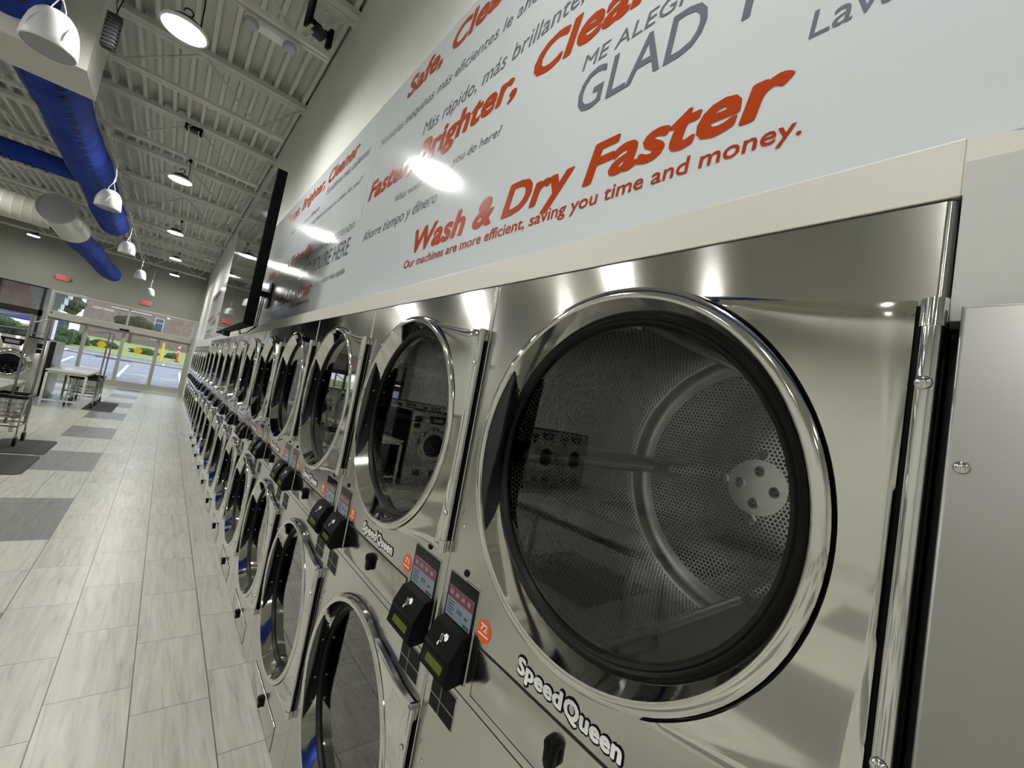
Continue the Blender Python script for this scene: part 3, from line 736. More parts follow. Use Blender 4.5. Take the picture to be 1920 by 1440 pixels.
# =================================================================== TELEVISION
t = thing('television', 'large black flat television on a wall bracket above the dryers', 'television', (-0.30, 0, 0))
b = MB(); b.box(0.0, 0.065, 3.36, 5.42, 1.94, 3.07, 0.005); b.build('casing', TVCASE, t, 30)
b = MB(); b.box(0.065, 0.10, 4.1, 5.3, 2.0, 2.75, 0.01); b.build('rear_housing', BLACKM, t, 30)
b = MB(); b.poly([(-0.0015, 3.368, 1.955), (-0.0015, 5.412, 1.955), (-0.0015, 5.412, 3.062), (-0.0015, 3.368, 3.062)]); b.build('screen', TVSCREEN, t, 0)
b = MB()
b.box(0.10, 0.125, 4.7, 5.25, 2.3, 2.6); b.box(0.124, 0.35, 5.08, 5.12, 2.4, 2.46); b.box(0.35, 0.367, 5.02, 5.18, 2.3, 2.56)
b.build('wall_bracket', BLACKM, t, 0)
b = MB(); b.box(0.01, 0.06, 4.7, 4.8, 1.90, 1.942); b.build('sensor_pod', BLACKM, t, 0)
b = MB()
for y, s_ in ((3.9, 1), (4.0, -1)): b.tube([(0.04, y, 1.945), (0.06, y+.02*s_, 1.90), (0.10, y+.05*s_, 1.92), (0.16, y+.06, 1.99), (0.20, y+.3, 2.3)], 0.004, 6)
b.build('cable', BLACK, t, 40)

# =================================================================== ROOF JOISTS
JY = [3.95+1.855*i for i in range(-5, 9)]
JN = ['first', 'second', 'third', 'fourth', 'fifth', 'sixth', 'seventh', 'eighth', 'ninth', 'tenth', 'eleventh', 'twelfth', 'thirteenth', 'fourteenth']
def joist():
    t = thing('roof_joist', 'x', 'joist')
    b = MB(); b.box(XL, 0.10, -0.082, -0.003, 4.862, 4.917); b.box(XL, 0.10, 0.003, 0.082, 4.862, 4.917); b.build('top_chord', CEIL, t, 0)
    b = MB(); b.box(XL, -0.05, -0.045, -0.008, 4.39, 4.43); b.box(XL, -0.05, 0.008, 0.045, 4.39, 4.43); b.build('bottom_chord', CEIL, t, 0)
    b = MB(); pts = [(0.06, 0, 4.87)]; x = -0.32; i = 0
    while x > XL:
        pts.append((x, 0, 4.41 if i % 2 == 0 else 4.885)); x -= 0.61; i += 1
    for p, q in zip(pts, pts[1:]): b.cyl(p, q, 0.0125, n=8)
    b.build('web_bars', CEIL, t, 40)
    return t
j0 = joist(); index_kids(); js = [j0]+[copy_tree(j0) for _ in JY[1:]]
order = sorted(JY, reverse=True)
for o, y in zip(js, JY):
    o.location = (0, y, 0); r = order.index(y)
    o['label'] = 'white open-web steel roof joist across the ceiling, %s from the front wall' % JN[r]; o['group'] = 'white open-web roof joists'
# two pipes run along the ceiling
for x, z, lb in ((-2.12, 4.72, 'white ceiling pipe running along the hall, left one of the pair'), (-1.92, 4.74, 'white ceiling pipe running along the hall, right one of the pair')):
    b = MB(); b.cyl((x, YB+.1, z), (x, YF-.05, z), 0.03, n=14)
    for y in JY: b.box(x-0.012, x+0.012, y+0.08, y+0.095, z+0.02, 4.93)
    tag(b.build('ceiling_pipe', CEIL, smooth=40), lb, 'pipe', 'white ceiling pipes')
# dropped header box which the blue duct passes through
b = MB(); b.box(-6.2, -1.525, 4.74, 5.26, 3.70, 4.915)
struct(b.build('trim_6', BAND, smooth=0))

# =================================================================== HIGH-BAY LAMPS
def ray(px, py, y):
    d = rt*((px-960)/FPX) - up*((py-720)/FPX) + fw; s = (y-CAM.y)/d.y; return CAM+d*s
def highbay():
    t = thing('high_bay_lamp', 'x', 'lamp'); R = 0.147
    b = MB(); b.lathe([(0.0005, -0.016), (R*0.5, -0.013), (R*0.8, -0.005), (R*0.86, 0.004)], 'Z', (0, 0, 0), 40); b.build('lens', LENS, t, 60)
    b = MB(); b.lathe([(R*0.86, 0.0), (R*0.9, -0.006), (R*0.99, -0.004), (R, 0.006), (R*0.96, 0.02), (R*0.66, 0.035), (R*0.6, 0.065), (0.05, 0.085), (0.0005, 0.085)], 'Z', (0, 0, 0), 40, mats=[1, 1, 1, 1, 0, 0, 0, 0]); b.build('housing', [LAMPBODY, WHITEP], t, 35)
    b = MB(); pts = [(0, 0, 0.08), (0, 0, 0.11)]+[(0.028*math.sin(a)-0.0, 0, 0.138-0.028*math.cos(a)) for a in [i*PI/8 for i in range(0, 13)]]
    b.tube(pts, 0.006, 8); b.build('hook', LAMPBODY, t, 40)
    return t
lamp0 = highbay(); index_kids()
def cable_to(t, z, y_off=0.0):
    h = 4.392-z; b = MB(); b.tube([(0.05, 0.02, 0.085), (0.08, 0.02, 0.10), (0.075, 0.015, h*0.6), (0.06, 0.0, h)], 0.005, 6); b.box(0.04, 0.08, -0.02, 0.02, h-0.045, h-0.002)
    b.build('cord', BLACK, t, 40)
jj = [JY[5+2*i] for i in range(5)]
meas = [(346, 57), (338, 338), (329, 437), (329, 486), (327, 516)]
first = True
for i, (y, (px, py)) in enumerate(zip(jj, meas)):
    p = ray(px, py, y); t = lamp0 if first else copy_tree(lamp0); first = False
    t.location = p; cable_to(t, p.z)
    t['label'] = 'round high-bay ceiling lamp in the row nearest the dryers, %s from the camera' % ordin[i]; t['group'] = 'lit high-bay lamps'
rows = [(-1.0, [JY[1], JY[3]]), (-4.15, [JY[1], JY[3], JY[5], JY[7], JY[9], JY[11], JY[13]]), (-7.3, [JY[1], JY[3], JY[5], JY[7], JY[9], JY[11], JY[13]])]
for r, (x, ys) in enumerate(rows):
    for k, y in enumerate(ys):
        t = copy_tree(lamp0); z = 4.2 if not (r == 1 and k == 6) else 4.12
        if r == 1 and k == 6: q = ray(63, 442, y); x_, z = q.x, q.z
        else: x_ = x
        t.location = (x_, y, z); cable_to(t, z)
        place = ('in the row nearest the dryers, behind the camera', 'in the middle row above the washers', 'in the row along the far left wall')[r]
        t['label'] = 'high-bay lamp %s, %s from the rear' % (place, ordin[k]); t['group'] = 'lit high-bay lamps'

# =================================================================== PENDANT SPEAKERS
def speaker():
    t = thing('pendant_speaker', 'x', 'speaker')
    b = MB(); b.lathe([(0.139, 0.0), (0.146, 0.003), (0.149, 0.012), (0.147, 0.05), (0.139, 0.10), (0.127, 0.150), (0.107, 0.190), (0.080, 0.217), (0.055, 0.228), (0.035, 0.232), (0.0005, 0.232)], 'Z', (0, 0, 0), 48)
    # raised swooshes on the shell
    for a in (2.6, 4.0, 5.3):
        pts = []
        for i in range(9):
            s_ = i/8; z = 0.04+0.15*s_; r = 0.1505 if z < 0.05 else 0.150-0.043*((z-0.05)/0.135)**1.9
            th = a+0.55*s_*s_; pts.append((r*math.cos(th), r*math.sin(th), z))
        b.tube(pts, [0.0015+0.0035*math.sin(PI*i/8) for i in range(9)], 6)
    b.build('shell', WHITEP, t, 35)
    b = MB(); b.disc((0, 0, 0.0015), 0.139, 'Z', 40); b.box(-0.02, 0.02, -0.002, 0.002, 0.0, 0.0016); b.build('grille', GRILLE, t, 0)
    b = MB()
    for x, y in ((0.04, 0), (-0.04, 0.01)):
        b.tube([(x, y, 0.222), (x*.9, y, 0.26), (0.0, 0.0, 0.34)], 0.004, 6)
    b.tube([(0, 0, 0.34), (0.012, 0.004, 0.42), (-0.006, 0, 0.5)], 0.009, 7); b.tube([(0.0, 0.01, 0.32), (0.03, 0.02, 0.36), (0.01, 0.0, 0.45), (-0.006, 0, 0.52)], 0.0035, 6)
    b.build('hanger_wire', WHITEP, t, 40)
    return t
spk0 = speaker(); index_kids(); first = True
for i, (px, py, y) in enumerate(((90, 92, JY[5]), (201, 391, JY[7]), (236, 476, JY[9]), (261, 523, JY[11]), (279.5, 554, JY[13]))):
    p = ray(px, py, y); t = spk0 if first else copy_tree(spk0); first = False
    t.location = p; t.rotation_euler = (0, 0, 0.6*i); t.scale = (0.88, 0.88, 1.06)
    b = MB(); b.cyl((-0.006, 0, 0.5), (-0.02, 0, (4.392-p.z)/1.06), 0.003, n=6); b.build('wire', GRILLE, t, 40)
    t['label'] = 'white bell-shaped pendant speaker on wires, %s from the camera' % ordin[i]; t['group'] = 'white pendant speakers'

# =================================================================== DUCTS
def fabric_tube(name, a, b_, r, taper=0.25, seed=0, sag=0.0, dots=True, label='', closed=True):
    """fabric duct between two points with creases, sag and a row of vent slots"""
    rnd = random.Random(seed); a, b_ = Vector(a), Vector(b_); d = (b_-a); Ln = d.length; d.normalize()
    side = d.cross(Vector((0, 0, 1))).normalized(); upv = side.cross(d)
    n = max(24, int(Ln/0.07)); m = 36; bm = MB(); rings = []
    ph = [rnd.uniform(0, 6.28) for _ in range(8)]
    for i in range(n+1):
        s_ = i/n; x = s_*Ln; rr = r*(1+0.03*math.sin(x*2.1+ph[0])+0.02*math.sin(x*5.3+ph[1]))
        if closed:
            e = (Ln-x)/(taper); rr *= math.sqrt(max(0.03, 1-(1-min(e, 1))**2))
        dz = -sag*abs(math.sin(x*0.85+ph[2]))**1.5
        ring = []
        for k in range(m):
            t = 2*PI*k/m
            q = rr*(1+0.020*math.sin(2*t+x*2.3+ph[3])+0.010*math.sin(3*t-x*4.1+ph[4])+0.006*math.sin(5*t+x*7+ph[5])*max(0, math.sin(x*1.3+ph[6])))
            ring.append(bm.bm.verts.new(a+d*x+side*(q*math.cos(t))+upv*(q*math.sin(t)+dz)))
        rings.append(ring)
    for p, q in zip(rings, rings[1:]):
        for k in range(m):
            bm.bm.faces.new((p[k], p[(k+1) % m], q[(k+1) % m], q[k]))
    bm.bm.faces.new(rings[-1]); bm.bm.faces.new(rings[0][::-1])
    bmesh.ops.recalc_face_normals(bm.bm, faces=bm.bm.faces[:])
    bm.mi = 1
    if dots:
        for ang, w_ in ((math.radians(-62), 1.0), (math.radians(-118), 1.0), (math.radians(8), 1.6)):
            x = 0.4
            while x < Ln-0.5:
                i = min(int(x/Ln*n), n-1); k = int(round((ang % (2*PI))/(2*PI)*m)) % m
                c = rings[i][k].co.copy(); axis = a+d*x; ax = Vector(rings[i][k].co)-(sum((v.co for v in rings[i]), Vector())/m); ax.normalize()
                tq = ax.cross(d).normalized(); c += ax*0.009
                pts = [c+tq*0.034*w_*math.cos(u)+d*0.019*w_*math.sin(u) for u in [j*PI/4 for j in range(8)]]
                bm.poly(pts); x += 0.11 if w_ == 1.0 else 0.75
    o = bm.build(name, [BLUE, DOT], None, 60, recalc=False)
    return tag(o, label, 'duct')
fabric_tube('fabric_duct', (-1.95, -6.5, 4.10), (-1.97, 12.7, 4.08), 0.235, 0.45, 3, 0.03, True, 'long blue fabric duct running along the hall through the header box')
fabric_tube('fabric_duct', (-2.19, 9.55, 4.14), (-7.8, 9.55, 4.14), 0.14, 0.3, 5, 0.0, True, 'narrow blue fabric duct branching off to the left of the long one')
fabric_tube('fabric_duct', (-2.66, 13.231, 3.86), (-2.50, 20.25, 3.84), 0.235, 0.6, 9, 0.05, True, 'short blue fabric duct coming out of the white metal duct')
t = thing('metal_duct', 'white round metal duct with a capped elbow feeding the short blue duct', 'duct', (-2.66, 12.4, 3.86))
b = MB(); b.lathe([(0.268, -0.95), (0.27, -0.94), (0.275, -0.2), (0.282, -0.19), (0.282, -0.16), (0.275, -0.15), (0.275, 0.72), (0.282, 0.73), (0.282, 0.8), (0.268, 0.82), (0.24, 0.83)], 'Y', (0, 0, 0), 48); b.build('elbow', DUCTW, t, 30)
b = MB(); b.disc((0, -0.945, 0), 0.235, 'Y', 48); b.lathe([(0.235, -0.945), (0.268, -0.95)], 'Y', (0, 0, 0), 48); b.build('end_cap', GRILLE, t, 20)
b = MB(); prof = []; x = 0.0
while x < 4.6: prof += [(0.255, -x), (0.255, -x-0.10), (0.258, -x-0.11), (0.255, -x-0.12)]; x += 0.13
b.lathe(prof, 'X', (-0.18, 0, 0), 40); b.build('spiral_branch', DUCTW, t, 30)

# =================================================================== SMALL CEILING FITTINGS
p = ray(510, 72, JY[5]+0.02)
t = thing('emergency_light', 'white twin-head emergency light fixed to a roof joist', 'light', (p.x, JY[5]+0.06, 4.36))
b = MB(); b.box(-0.20, 0.20, -0.05, 0.05, -0.025, 0.028, 0.012); b.cyl((-0.03, -0.02, -0.026), (-0.03, -0.02, -0.03), 0.006, n=10); b.build('body', WHITEP, t, 40)
for x in (-0.15, 0.13):
    b = MB(); b.lathe([(0.0005, -0.075), (0.045, -0.075), (0.052, -0.068), (0.054, -0.05), (0.045, -0.03), (0.025, -0.02)], 'Z', (x, -0.045, 0), 28); b.build('lamp_head', GRILLE, t, 40)
def bracket(loc, s, label, rz):
    t = thing('black_bracket', label, 'bracket', loc, rz)
    b = MB(); b.box(-0.14*s, 0.14*s, -0.012, 0.012, -0.02, 0.02, 0.004); b.box(-0.14*s, -0.11*s, -0.05, 0.05, -0.06, 0.20*s, 0.004); b.box(0.10*s, 0.14*s, -0.03, 0.03, -0.13*s, 0.06, 0.004); b.build('arm', BLACK, t, 30)
    b = MB(); b.box(-0.06*s, 0.06*s, -0.05, 0.05, -0.10*s, -0.02, 0.01); b.build('clamp', LAMPBODY, t, 30)
    b = MB(); b.box(-0.10*s, 0.0, -0.004, 0.004, 0.02, 0.24*s); b.box(0.0, 0.09*s, -0.004, 0.004, 0.06, 0.22*s); b.build('strap', WHITEP, t, 0)
q = ray(600, 52, JY[5]); bracket((q.x, q.y, q.z), 0.8, 'black mounting bracket hanging at the ceiling beside the emergency light', 0.3)
q = ray(365, 240, JY[7]); bracket((q.x, q.y, q.z), 0.7, 'black mounting bracket clamped on the joist farther down the hall', -0.2)
q = ray(209, 60, 4.3)
t = thing('driver_box', 'black ribbed driver box hanging on a cord beside the header box', 'driver box', (q.x, q.y, q.z))
b = MB(); b.box(-0.035, 0.035, -0.03, 0.03, -0.13, 0.13, 0.012)
for i in range(9): b.box(-0.042, 0.042, -0.036, 0.036, -0.115+0.028*i, -0.105+0.028*i)
b.build('case', BLACKM, t, 30)
b = MB(); b.tube([(0, 0, 0.13), (0.015, 0, 0.25), (-0.01, 0, 0.38), (0.0, 0.0, 4.39-q.z)], 0.004, 6); b.tube([(0.01, 0, 0.13), (-0.012, 0, 0.22), (0.012, 0, 0.34), (0.0, 0.01, 4.39-q.z)], 0.003, 6); b.build('cord', BLACK, t, 40)
# =================================================================== ENTRANCE DOORS AND STOREFRONT
G0 = YF+0.09
b = MB()
b.box(DX1-0.01, 0.2, YF-0.05, YF+0.2, 0, DZ); b.box(DX0-0.02, DX0+0.05, YF-0.05, YF+0.2, 0, DZ); b.box(DX0, DX1, YF-0.048, YF+0.198, 2.88, DZ-.001)
b.box(-1.95, -1.89, YF+0.05, YF+0.13, 2.27, 2.88)
dr = struct(b.build('door_1', ALU, None, 0)); 
b = MB(); b.box(DX0+0.03, DX1-0.01, YF-0.12, YF+0.14, 2.05, 2.27, 0.006); b.box(DX0+0.03, DX1-0.01, YF-0.125, YF-0.12, 2.15, 2.158); hb = b.build('door_operator', ALU, dr, 0)
b = MB(); b.box(-2.06, -1.80, YF-0.16, YF-0.12, 2.055, 2.115, 0.006); b.cyl((-3.76, YF-0.13, 2.2), (-3.76, YF-0.12, 2.2), 0.025, n=12); b.build('sensor', BLACK, hb, 30)
b = MB(); b.box(DX0+0.05, DX1-0.01, G0, G0+0.006, 2.27, 2.88); b.build('transom_glass', WGLASS, dr, 0)
xs = [DX0+0.05, -2.90, -1.92, -0.95, DX1-0.01]
for i in range(4):
    x0, x1 = xs[i], xs[i+1]; yo = G0+(0.0 if i in (1, 2) else 0.052)
    b = MB(); sw = 0.055
    b.box(x0, x0+sw, yo-0.02, yo+0.025, 0.01, 2.05); b.box(x1-sw, x1, yo-0.02, yo+0.025, 0.01, 2.05)
    b.box(x0+.001, x1-.001, yo-0.018, yo+0.023, 0.012, 0.25); b.box(x0+.001, x1-.001, yo-0.018, yo+0.023, 1.98, 2.048); b.box(x0+.001, x1-.001, yo-0.018, yo+0.023, 1.0, 1.045)
    lf = b.build('door_leaf', ALU, dr, 0)
    b = MB(); b.box(x0+sw, x1-sw, yo, yo+0.006, 0.25, 1.98); b.build('leaf_glass', WGLASS, lf, 0)
    if i in (1, 2):
        c = (x0+x1)/2-0.02; b = MB(); b.cyl((c, yo-0.024, 1.44), (c, yo-0.02, 1.44), 0.115, n=28); b.box(c-0.12, c+0.12, yo-0.025, yo-0.0205, 1.42, 1.46); dl = b.build('round_decal', YELLOW, lf, 30); dl['label'] = 'round yellow door decal'
# storefront windows left of the doors, black frames
n = 0; x = -3.99
while x > -8.9:
    n += 1; x0 = max(x-0.98, -9.0)
    b = MB(); b.box(x-0.07, x, YF-0.03, YF+0.14, 0.45, DZ+.02); b.box(x0, x, YF-0.03, YF+0.14, 2.0, 2.20); b.box(x0, x, YF-0.03, YF+0.14, DZ-0.03, DZ+.02); b.box(x0, x, YF-0.03, YF+0.14, 0.45, 0.52); b.box(x0, x, YF-0.03, YF+0.14, 1.2, 1.26)
    wd = struct(b.build('window_%d' % n, DARKFR, None, 0))
    b = MB(); b.box(x0, x-0.07, G0, G0+0.006, 0.52, 1.2); b.box(x0, x-0.07, G0, G0+0.006, 1.26, 2.0); b.box(x0, x-0.07, G0, G0+0.006, 2.2, DZ-0.03); b.build('pane', WGLASS, wd, 0)
    x = x0
# EXIT signs
for i, (cx_, cz_, lb) in enumerate(((-3.725, 3.405, 'red EXIT sign on the front wall above the black-framed windows, left one'), (-1.555, 3.215, 'red EXIT sign centred above the sliding entrance doors'))):
    t = thing('exit_sign', lb, 'sign', (cx_, YF-0.03, cz_), 0, 'red exit signs')
    b = MB(); b.box(-0.16, 0.16, -0.022, 0.028, -0.085, 0.085, 0.008); b.build('case', EXITCASE, t, 30)
    tx = wall_text('lettering', 'EXIT', EXITRED, -0.024, -0.13, 0.13, -0.055, 0.11, 0.05, 0, t, axis='Y')
    if i == 0:
        b = MB()
        for s_ in (-1, 1): b.cyl((s_*0.16, -0.01, 0.0), (s_*0.20, -0.02, -0.01), 0.02, 0.045, n=16)
        b.build('lamp_head', GRILLE, t, 40)

# =================================================================== WASHERS
def washer(side_black=True, front_sign=-1):
    """front-load washer facing -y, right side at x=0, width 1.0, front at y=0"""
    t = thing('front_load_washer', 'x', 'washer'); wd, dp, hh = 1.0, 0.72, 1.41
    b = MB(); b.box(-wd, 0, 0.0, dp, 0.10, hh, 0.006); b.box(-wd+0.03, -0.03, 0.05, dp-.05, 0, 0.12); b.mi = 1; b.box(-0.001, 0.004, 0.05, dp, 0.12, hh-0.03); b.box(-wd+.02, -.02, -0.01, dp, hh-0.012, hh+0.004)
    b.build('body', [STEEL, BLKSIDE], t, 30, uv=boxuv)
    cx_, cz_ = -0.51, 0.775
    b = MB(); b.lathe([(0.335, 0.0), (0.335, -0.012), (0.325, -0.02), (0.285, -0.05), (0.265, -0.055), (0.215, -0.045), (0.205, -0.02)], 'Y', (cx_, 0, cz_), 56); d = b.build('door', CHROME, t, 30)
    b = MB(); b.lathe([(0.215, -0.045), (0.18, -0.03), (0.10, -0.02), (0.0005, -0.015)], 'Y', (cx_, 0, cz_), 40); b.build('door_glass', GLOSSBLK, d, 40)
    b = MB(); b.box(cx_-0.36, cx_-0.30, -0.05, -0.01, cz_-0.06, cz_+0.06, 0.01); b.build('door_handle', BLACK, d, 30)
    b = MB(); b.prism([(-0.72, 1.33), (-0.34, 1.33), (-0.40, 1.19), (-0.66, 1.19)], -0.02, 0.0, 'Y', 0.004); cp = b.build('control_panel', BLACK, t, 30)
    b = MB(); b.box(-0.64, -0.43, -0.023, -0.019, 1.22, 1.29); b.build('screen', SCRWHITE, cp, 0)
    b = MB(); b.box(-0.17, -0.05, -0.06, 0.0, 1.20, 1.30, 0.008); b.box(-0.17, -0.05, -0.015, 0.0, 1.08, 1.17, 0.004); b.build('card_reader', BLACK, t, 30)
    b = MB(); b.box(-0.75, -0.55, -0.012, 0.0, 0.20, 0.30, 0.004); b.box(-0.35, -0.2, -0.012, 0.0, 0.20, 0.30, 0.004); b.build('drain_cover', BLACKM, t, 20)
    return t
w0 = washer(); index_kids(); first = True
rowname = ['in the middle of the hall', 'nearest the entrance windows']
for r, (yy, xx) in enumerate(((7.0, -2.90), (13.8, -2.66))):
    for k in range(5):
        t = w0 if first else copy_tree(w0); first = False
        t.location = (xx-1.012*k, yy, 0)
        t['label'] = 'stainless front-load washer in the bank %s, %s from the aisle' % (rowname[r], ordin[k] if k else 'first'); t['group'] = 'front-load washers'
    # back bank of the island, seen from its end only
    for k in range(2):
        t = thing('front_load_washer', 'washer facing the entrance behind the bank %s, %s in' % (rowname[r], 'first' if k == 0 else 'second'), 'washer', (xx-1.012*k-0.05, yy+2.30, 0), 0, 'front-load washers')
        b = MB(); b.box(-1.0, 0, -1.5, 0, 0.06, 1.36, 0.006); b.box(-0.97, -0.03, -1.47, -.03, 0, 0.07); b.build('body', GREYSTEEL, t, 30)
        b = MB(); b.lathe([(0.335, 0.0), (0.325, 0.02), (0.265, 0.055), (0.205, 0.02)], 'Y', (-0.5, 0, 0.775), 40); d = b.build('door', CHROME, t, 30)
        b = MB(); b.disc((-0.5, 0.03, 0.775), 0.22, 'Y', 32); b.build('door_glass', GLOSSBLK, d, 0)

# =================================================================== FOLDING TABLES
def table(x0, x1, y0, y1, label):
    t = thing('folding_table', label, 'table', ((x0+x1)/2, (y0+y1)/2, 0), 0, 'white laundry tables at the washer ends')
    a, c = (x1-x0)/2, (y1-y0)/2
    b = MB(); b.box(-a, a, -c, c, 0.775, 0.80, 0.004); b.build('tabletop', TABLETOP, t, 30)
    b = MB(); b.box(-a+.03, a-.03, -c+.03, c-.03, 0.725, 0.775); b.build('apron', WHITEM, t, 0)
    for sx in (-1, 1):
        for sy in (-1, 1):
            X, Y = sx*(a-0.03), sy*(c-0.03); b = MB(); b.box(X-0.022, X+0.022, Y-0.022, Y+0.022, 0, 0.73, 0.003); b.build('leg', WHITEM, t, 30)
    for sy in (-1, 1):
        b = MB(); b.box(-a+.05, a-.05, sy*(c-.03)-0.015, sy*(c-.03)+0.015, 0.12, 0.155); b.build('stretcher', WHITEM, t, 0)
    return t
tb1 = table(-2.56, -1.885, 13.34, 16.0, 'white folding table in front of the entrance doors with carts under it')
table(-2.84, -2.22, 7.05, 9.80, 'white folding table at the left edge beside the nearer laundry cart')
table(-2.88, -2.26, 1.75, 3.45, 'white folding table opposite the nearest dryers')
b = MB(); b.box(-0.02, 0.06, -0.03, 0.05, 0, 0.0015); b.box(0.04, 0.1, 0.0, 0.06, 0.0015, 0.003)
o = b.build('paper_slip', PRINT, None, 0); o.location = (-2.0, 13.62, 0.8); tag(o, 'small white paper slips on the far folding table', 'paper')

# =================================================================== LAUNDRY CARTS
def cart(lx, ly, pole_side=1):
    """wire basket cart, lx wide (x), ly long (y)"""
    t = thing('laundry_cart', 'x', 'cart'); a, c = lx/2, ly/2
    b = MB()
    for z, f in ((0.27, 1.0), (0.40, 0.92)):
        for (x0, y0), (x1, y1) in (((-a, -c), (a, -c)), ((a, -c), (a, c)), ((a, c), (-a, c)), ((-a, c), (-a, -c))): b.cyl((x0*f, y0*f, z), (x1*f, y1*f, z), 0.011, n=8)
    for x in (-a, a):
        for y in (-c, c): b.cyl((x, y, 0.12), (x*0.98, y*0.98, 0.66), 0.011, n=8)
    b.build('frame', CHROME, t, 40)
    b = MB(); f = lambda z: 0.84+0.16*(z-0.38)/0.3
    for i in range(9):
        s_ = -1+2*i/8
        for z0, z1 in ((0.38, 0.68),):
            for sx in (-1, 1): b.cyl((sx*a*f(z0), s_*c*f(z0), z0), (sx*a*f(z1), s_*c*f(z1), z1), 0.0028, n=5)
            for sy in (-1, 1): b.cyl((s_*a*f(z0), sy*c*f(z0), z0), (s_*a*f(z1), sy*c*f(z1), z1), 0.0028, n=5)
        b.cyl((-a*.84, s_*c*.84, 0.38), (a*.84, s_*c*.84, 0.38), 0.0028, n=5)
    for z in (0.38, 0.45, 0.52, 0.59):
        k = f(z)
        for (x0, y0), (x1, y1) in (((-a, -c), (a, -c)), ((a, -c), (a, c)), ((a, c), (-a, c)), ((-a, c), (-a, -c))): b.cyl((x0*k, y0*k, z), (x1*k, y1*k, z), 0.0035, n=5)
    b.build('wire_basket', CHROME, t, 40)
    b = MB(); k = 1.03
    for (x0, y0), (x1, y1) in (((-a, -c), (a, -c)), ((a, -c), (a, c)), ((a, c), (-a, c)), ((-a, c), (-a, -c))): b.cyl((x0*k, y0*k, 0.672), (x1*k, y1*k, 0.672), 0.024, n=10)
    b.build('bumper_rim', RUBBER, t, 40)
    b = MB()
    if pole_side:
        for x in (0.01, a*0.95):
            b.cyl((x, c*.6, 0.25), (x, c*.6, 1.82), 0.0155, n=10)
        b.cyl((-0.3, c*.6, 1.76), (0.01, c*.6, 1.815), 0.011, n=8); b.cyl((0.01, c*.6, 1.70), (a*.95, c*.6, 1.80), 0.009, n=8); b.cyl((0.01, c*.6, 1.56), (a*.95, c*.6, 1.58), 0.007, n=8); b.cyl((-0.35, c*.6, 1.58), (0.01, c*.6, 1.60), 0.009, n=8)
    else:
        b.cyl((a*0.95, 0, 0.25), (a*.95, 0, 1.84), 0.0155, n=10); b.cyl((a*.95, 0, 1.83), (-a*1.2, 0, 1.74), 0.010, n=8)
    b.build('hanging_rack', GREYSTEEL, t, 40)
    for x in (-a, a):
        for y in (-c, c):
            b = MB(); b.box(x-0.022, x+0.022, y-0.03, y+0.02, 0.06, 0.135, 0.004); cs = b.build('caster', GREYSTEEL, t, 30)
            b = MB(); b.lathe([(0.02, -0.016), (0.052, -0.016), (0.062, -0.010), (0.063, 0.010), (0.052, 0.016), (0.02, 0.016)], 'X', (x, y-0.015, 0.063), 24); b.mi = 0; b.disc((x-0.012, y-.015, 0.063), 0.035, 'X', 20); b.disc((x+0.012, y-.015, 0.063), 0.035, 'X', 20); b.build('wheel', [RUBBER, GREYSTEEL], cs, 30)
    return t
c1 = cart(0.40, 0.46, 1); c1.location = (-2.20, 8.84, 0)
c1['label'] = 'wire laundry cart with a hanging rack at the left edge beside the mat'; c1['group'] = 'wire laundry carts'
c2 = cart(0.44, 0.62, 0); c2.location = (-1.97, 13.98, 0.0); c2['label'] = 'wire laundry cart under the far table, nearer one of the pair'; c2['group'] = 'wire laundry carts'
index_kids(); c3 = copy_tree(c2); c3.location = (-1.97, 14.95, 0); c3['label'] = 'wire laundry cart under the far table, nearer the entrance doors'
# floor mats
def fmat(x0, x1, y0, y1, label):
    b = MB(); r = 0.08; pts = []
    for (cx_, cy_), a in (((x1-r, y1-r), 0), ((x0+r, y1-r), 90), ((x0+r, y0+r), 180), ((x1-r, y0+r), 270)):
        for i in range(5):
            t = math.radians(a+22.5*i); pts.append((cx_+r*math.cos(t), cy_+r*math.sin(t)))
    b.prism(pts, 0.0, 0.009, 'Z', 0.002); tag(b.build('floor_mat', MAT_RUB, smooth=30), label, 'mat', 'dark rubber floor mats')
fmat(-2.20, -1.645, 8.14, 9.16, 'dark rubber floor mat under the nearer laundry cart')
fmat(-2.20, -1.645, 6.98, 8.03, 'dark rubber floor mat in front of the nearer cart, closest to the camera')
fmat(-1.88, -1.365, 13.36, 14.33, 'dark rubber floor mat right of the far table, nearer one')
fmat(-1.88, -1.365, 14.36, 15.36, 'dark rubber floor mat right of the far table, closer to the entrance')

# =================================================================== OUTSIDE
ASPH = mat('asphalt', srgb(150, 152, 160), 0.9); noise_color(ASPH, srgb(138, 140, 148), srgb(164, 166, 174), 2.5)
LINE = mat('road_marking', srgb(238, 238, 236), 0.8)
GRASS = mat('lawn', srgb(150, 158, 84), 0.95); noise_color(GRASS, srgb(128, 140, 66), srgb(172, 174, 104), 6)
HEDGE = mat('hedge_leaves', srgb(46, 68, 38), 0.9); noise_color(HEDGE, srgb(26, 42, 22), srgb(82, 106, 62), 9)
TREE = mat('tree_leaves', srgb(50, 62, 46), 0.9); noise_color(TREE, srgb(26, 38, 26), srgb(88, 80, 62), 5)
BARK = mat('bark', srgb(88, 74, 62), 0.9)
BRICK = mat('brick', srgb(150, 130, 118), 0.9); noise_color(BRICK, srgb(138, 118, 106), srgb(162, 142, 130), 4)
CORNICE = mat('white_cornice', srgb(226, 226, 226), 0.6)
CONC = mat('concrete', srgb(190, 188, 182), 0.9)
gz = lambda y: -0.03 if y < 21 else min(0.06*(y-21)-0.03, 0.06*13-0.03)
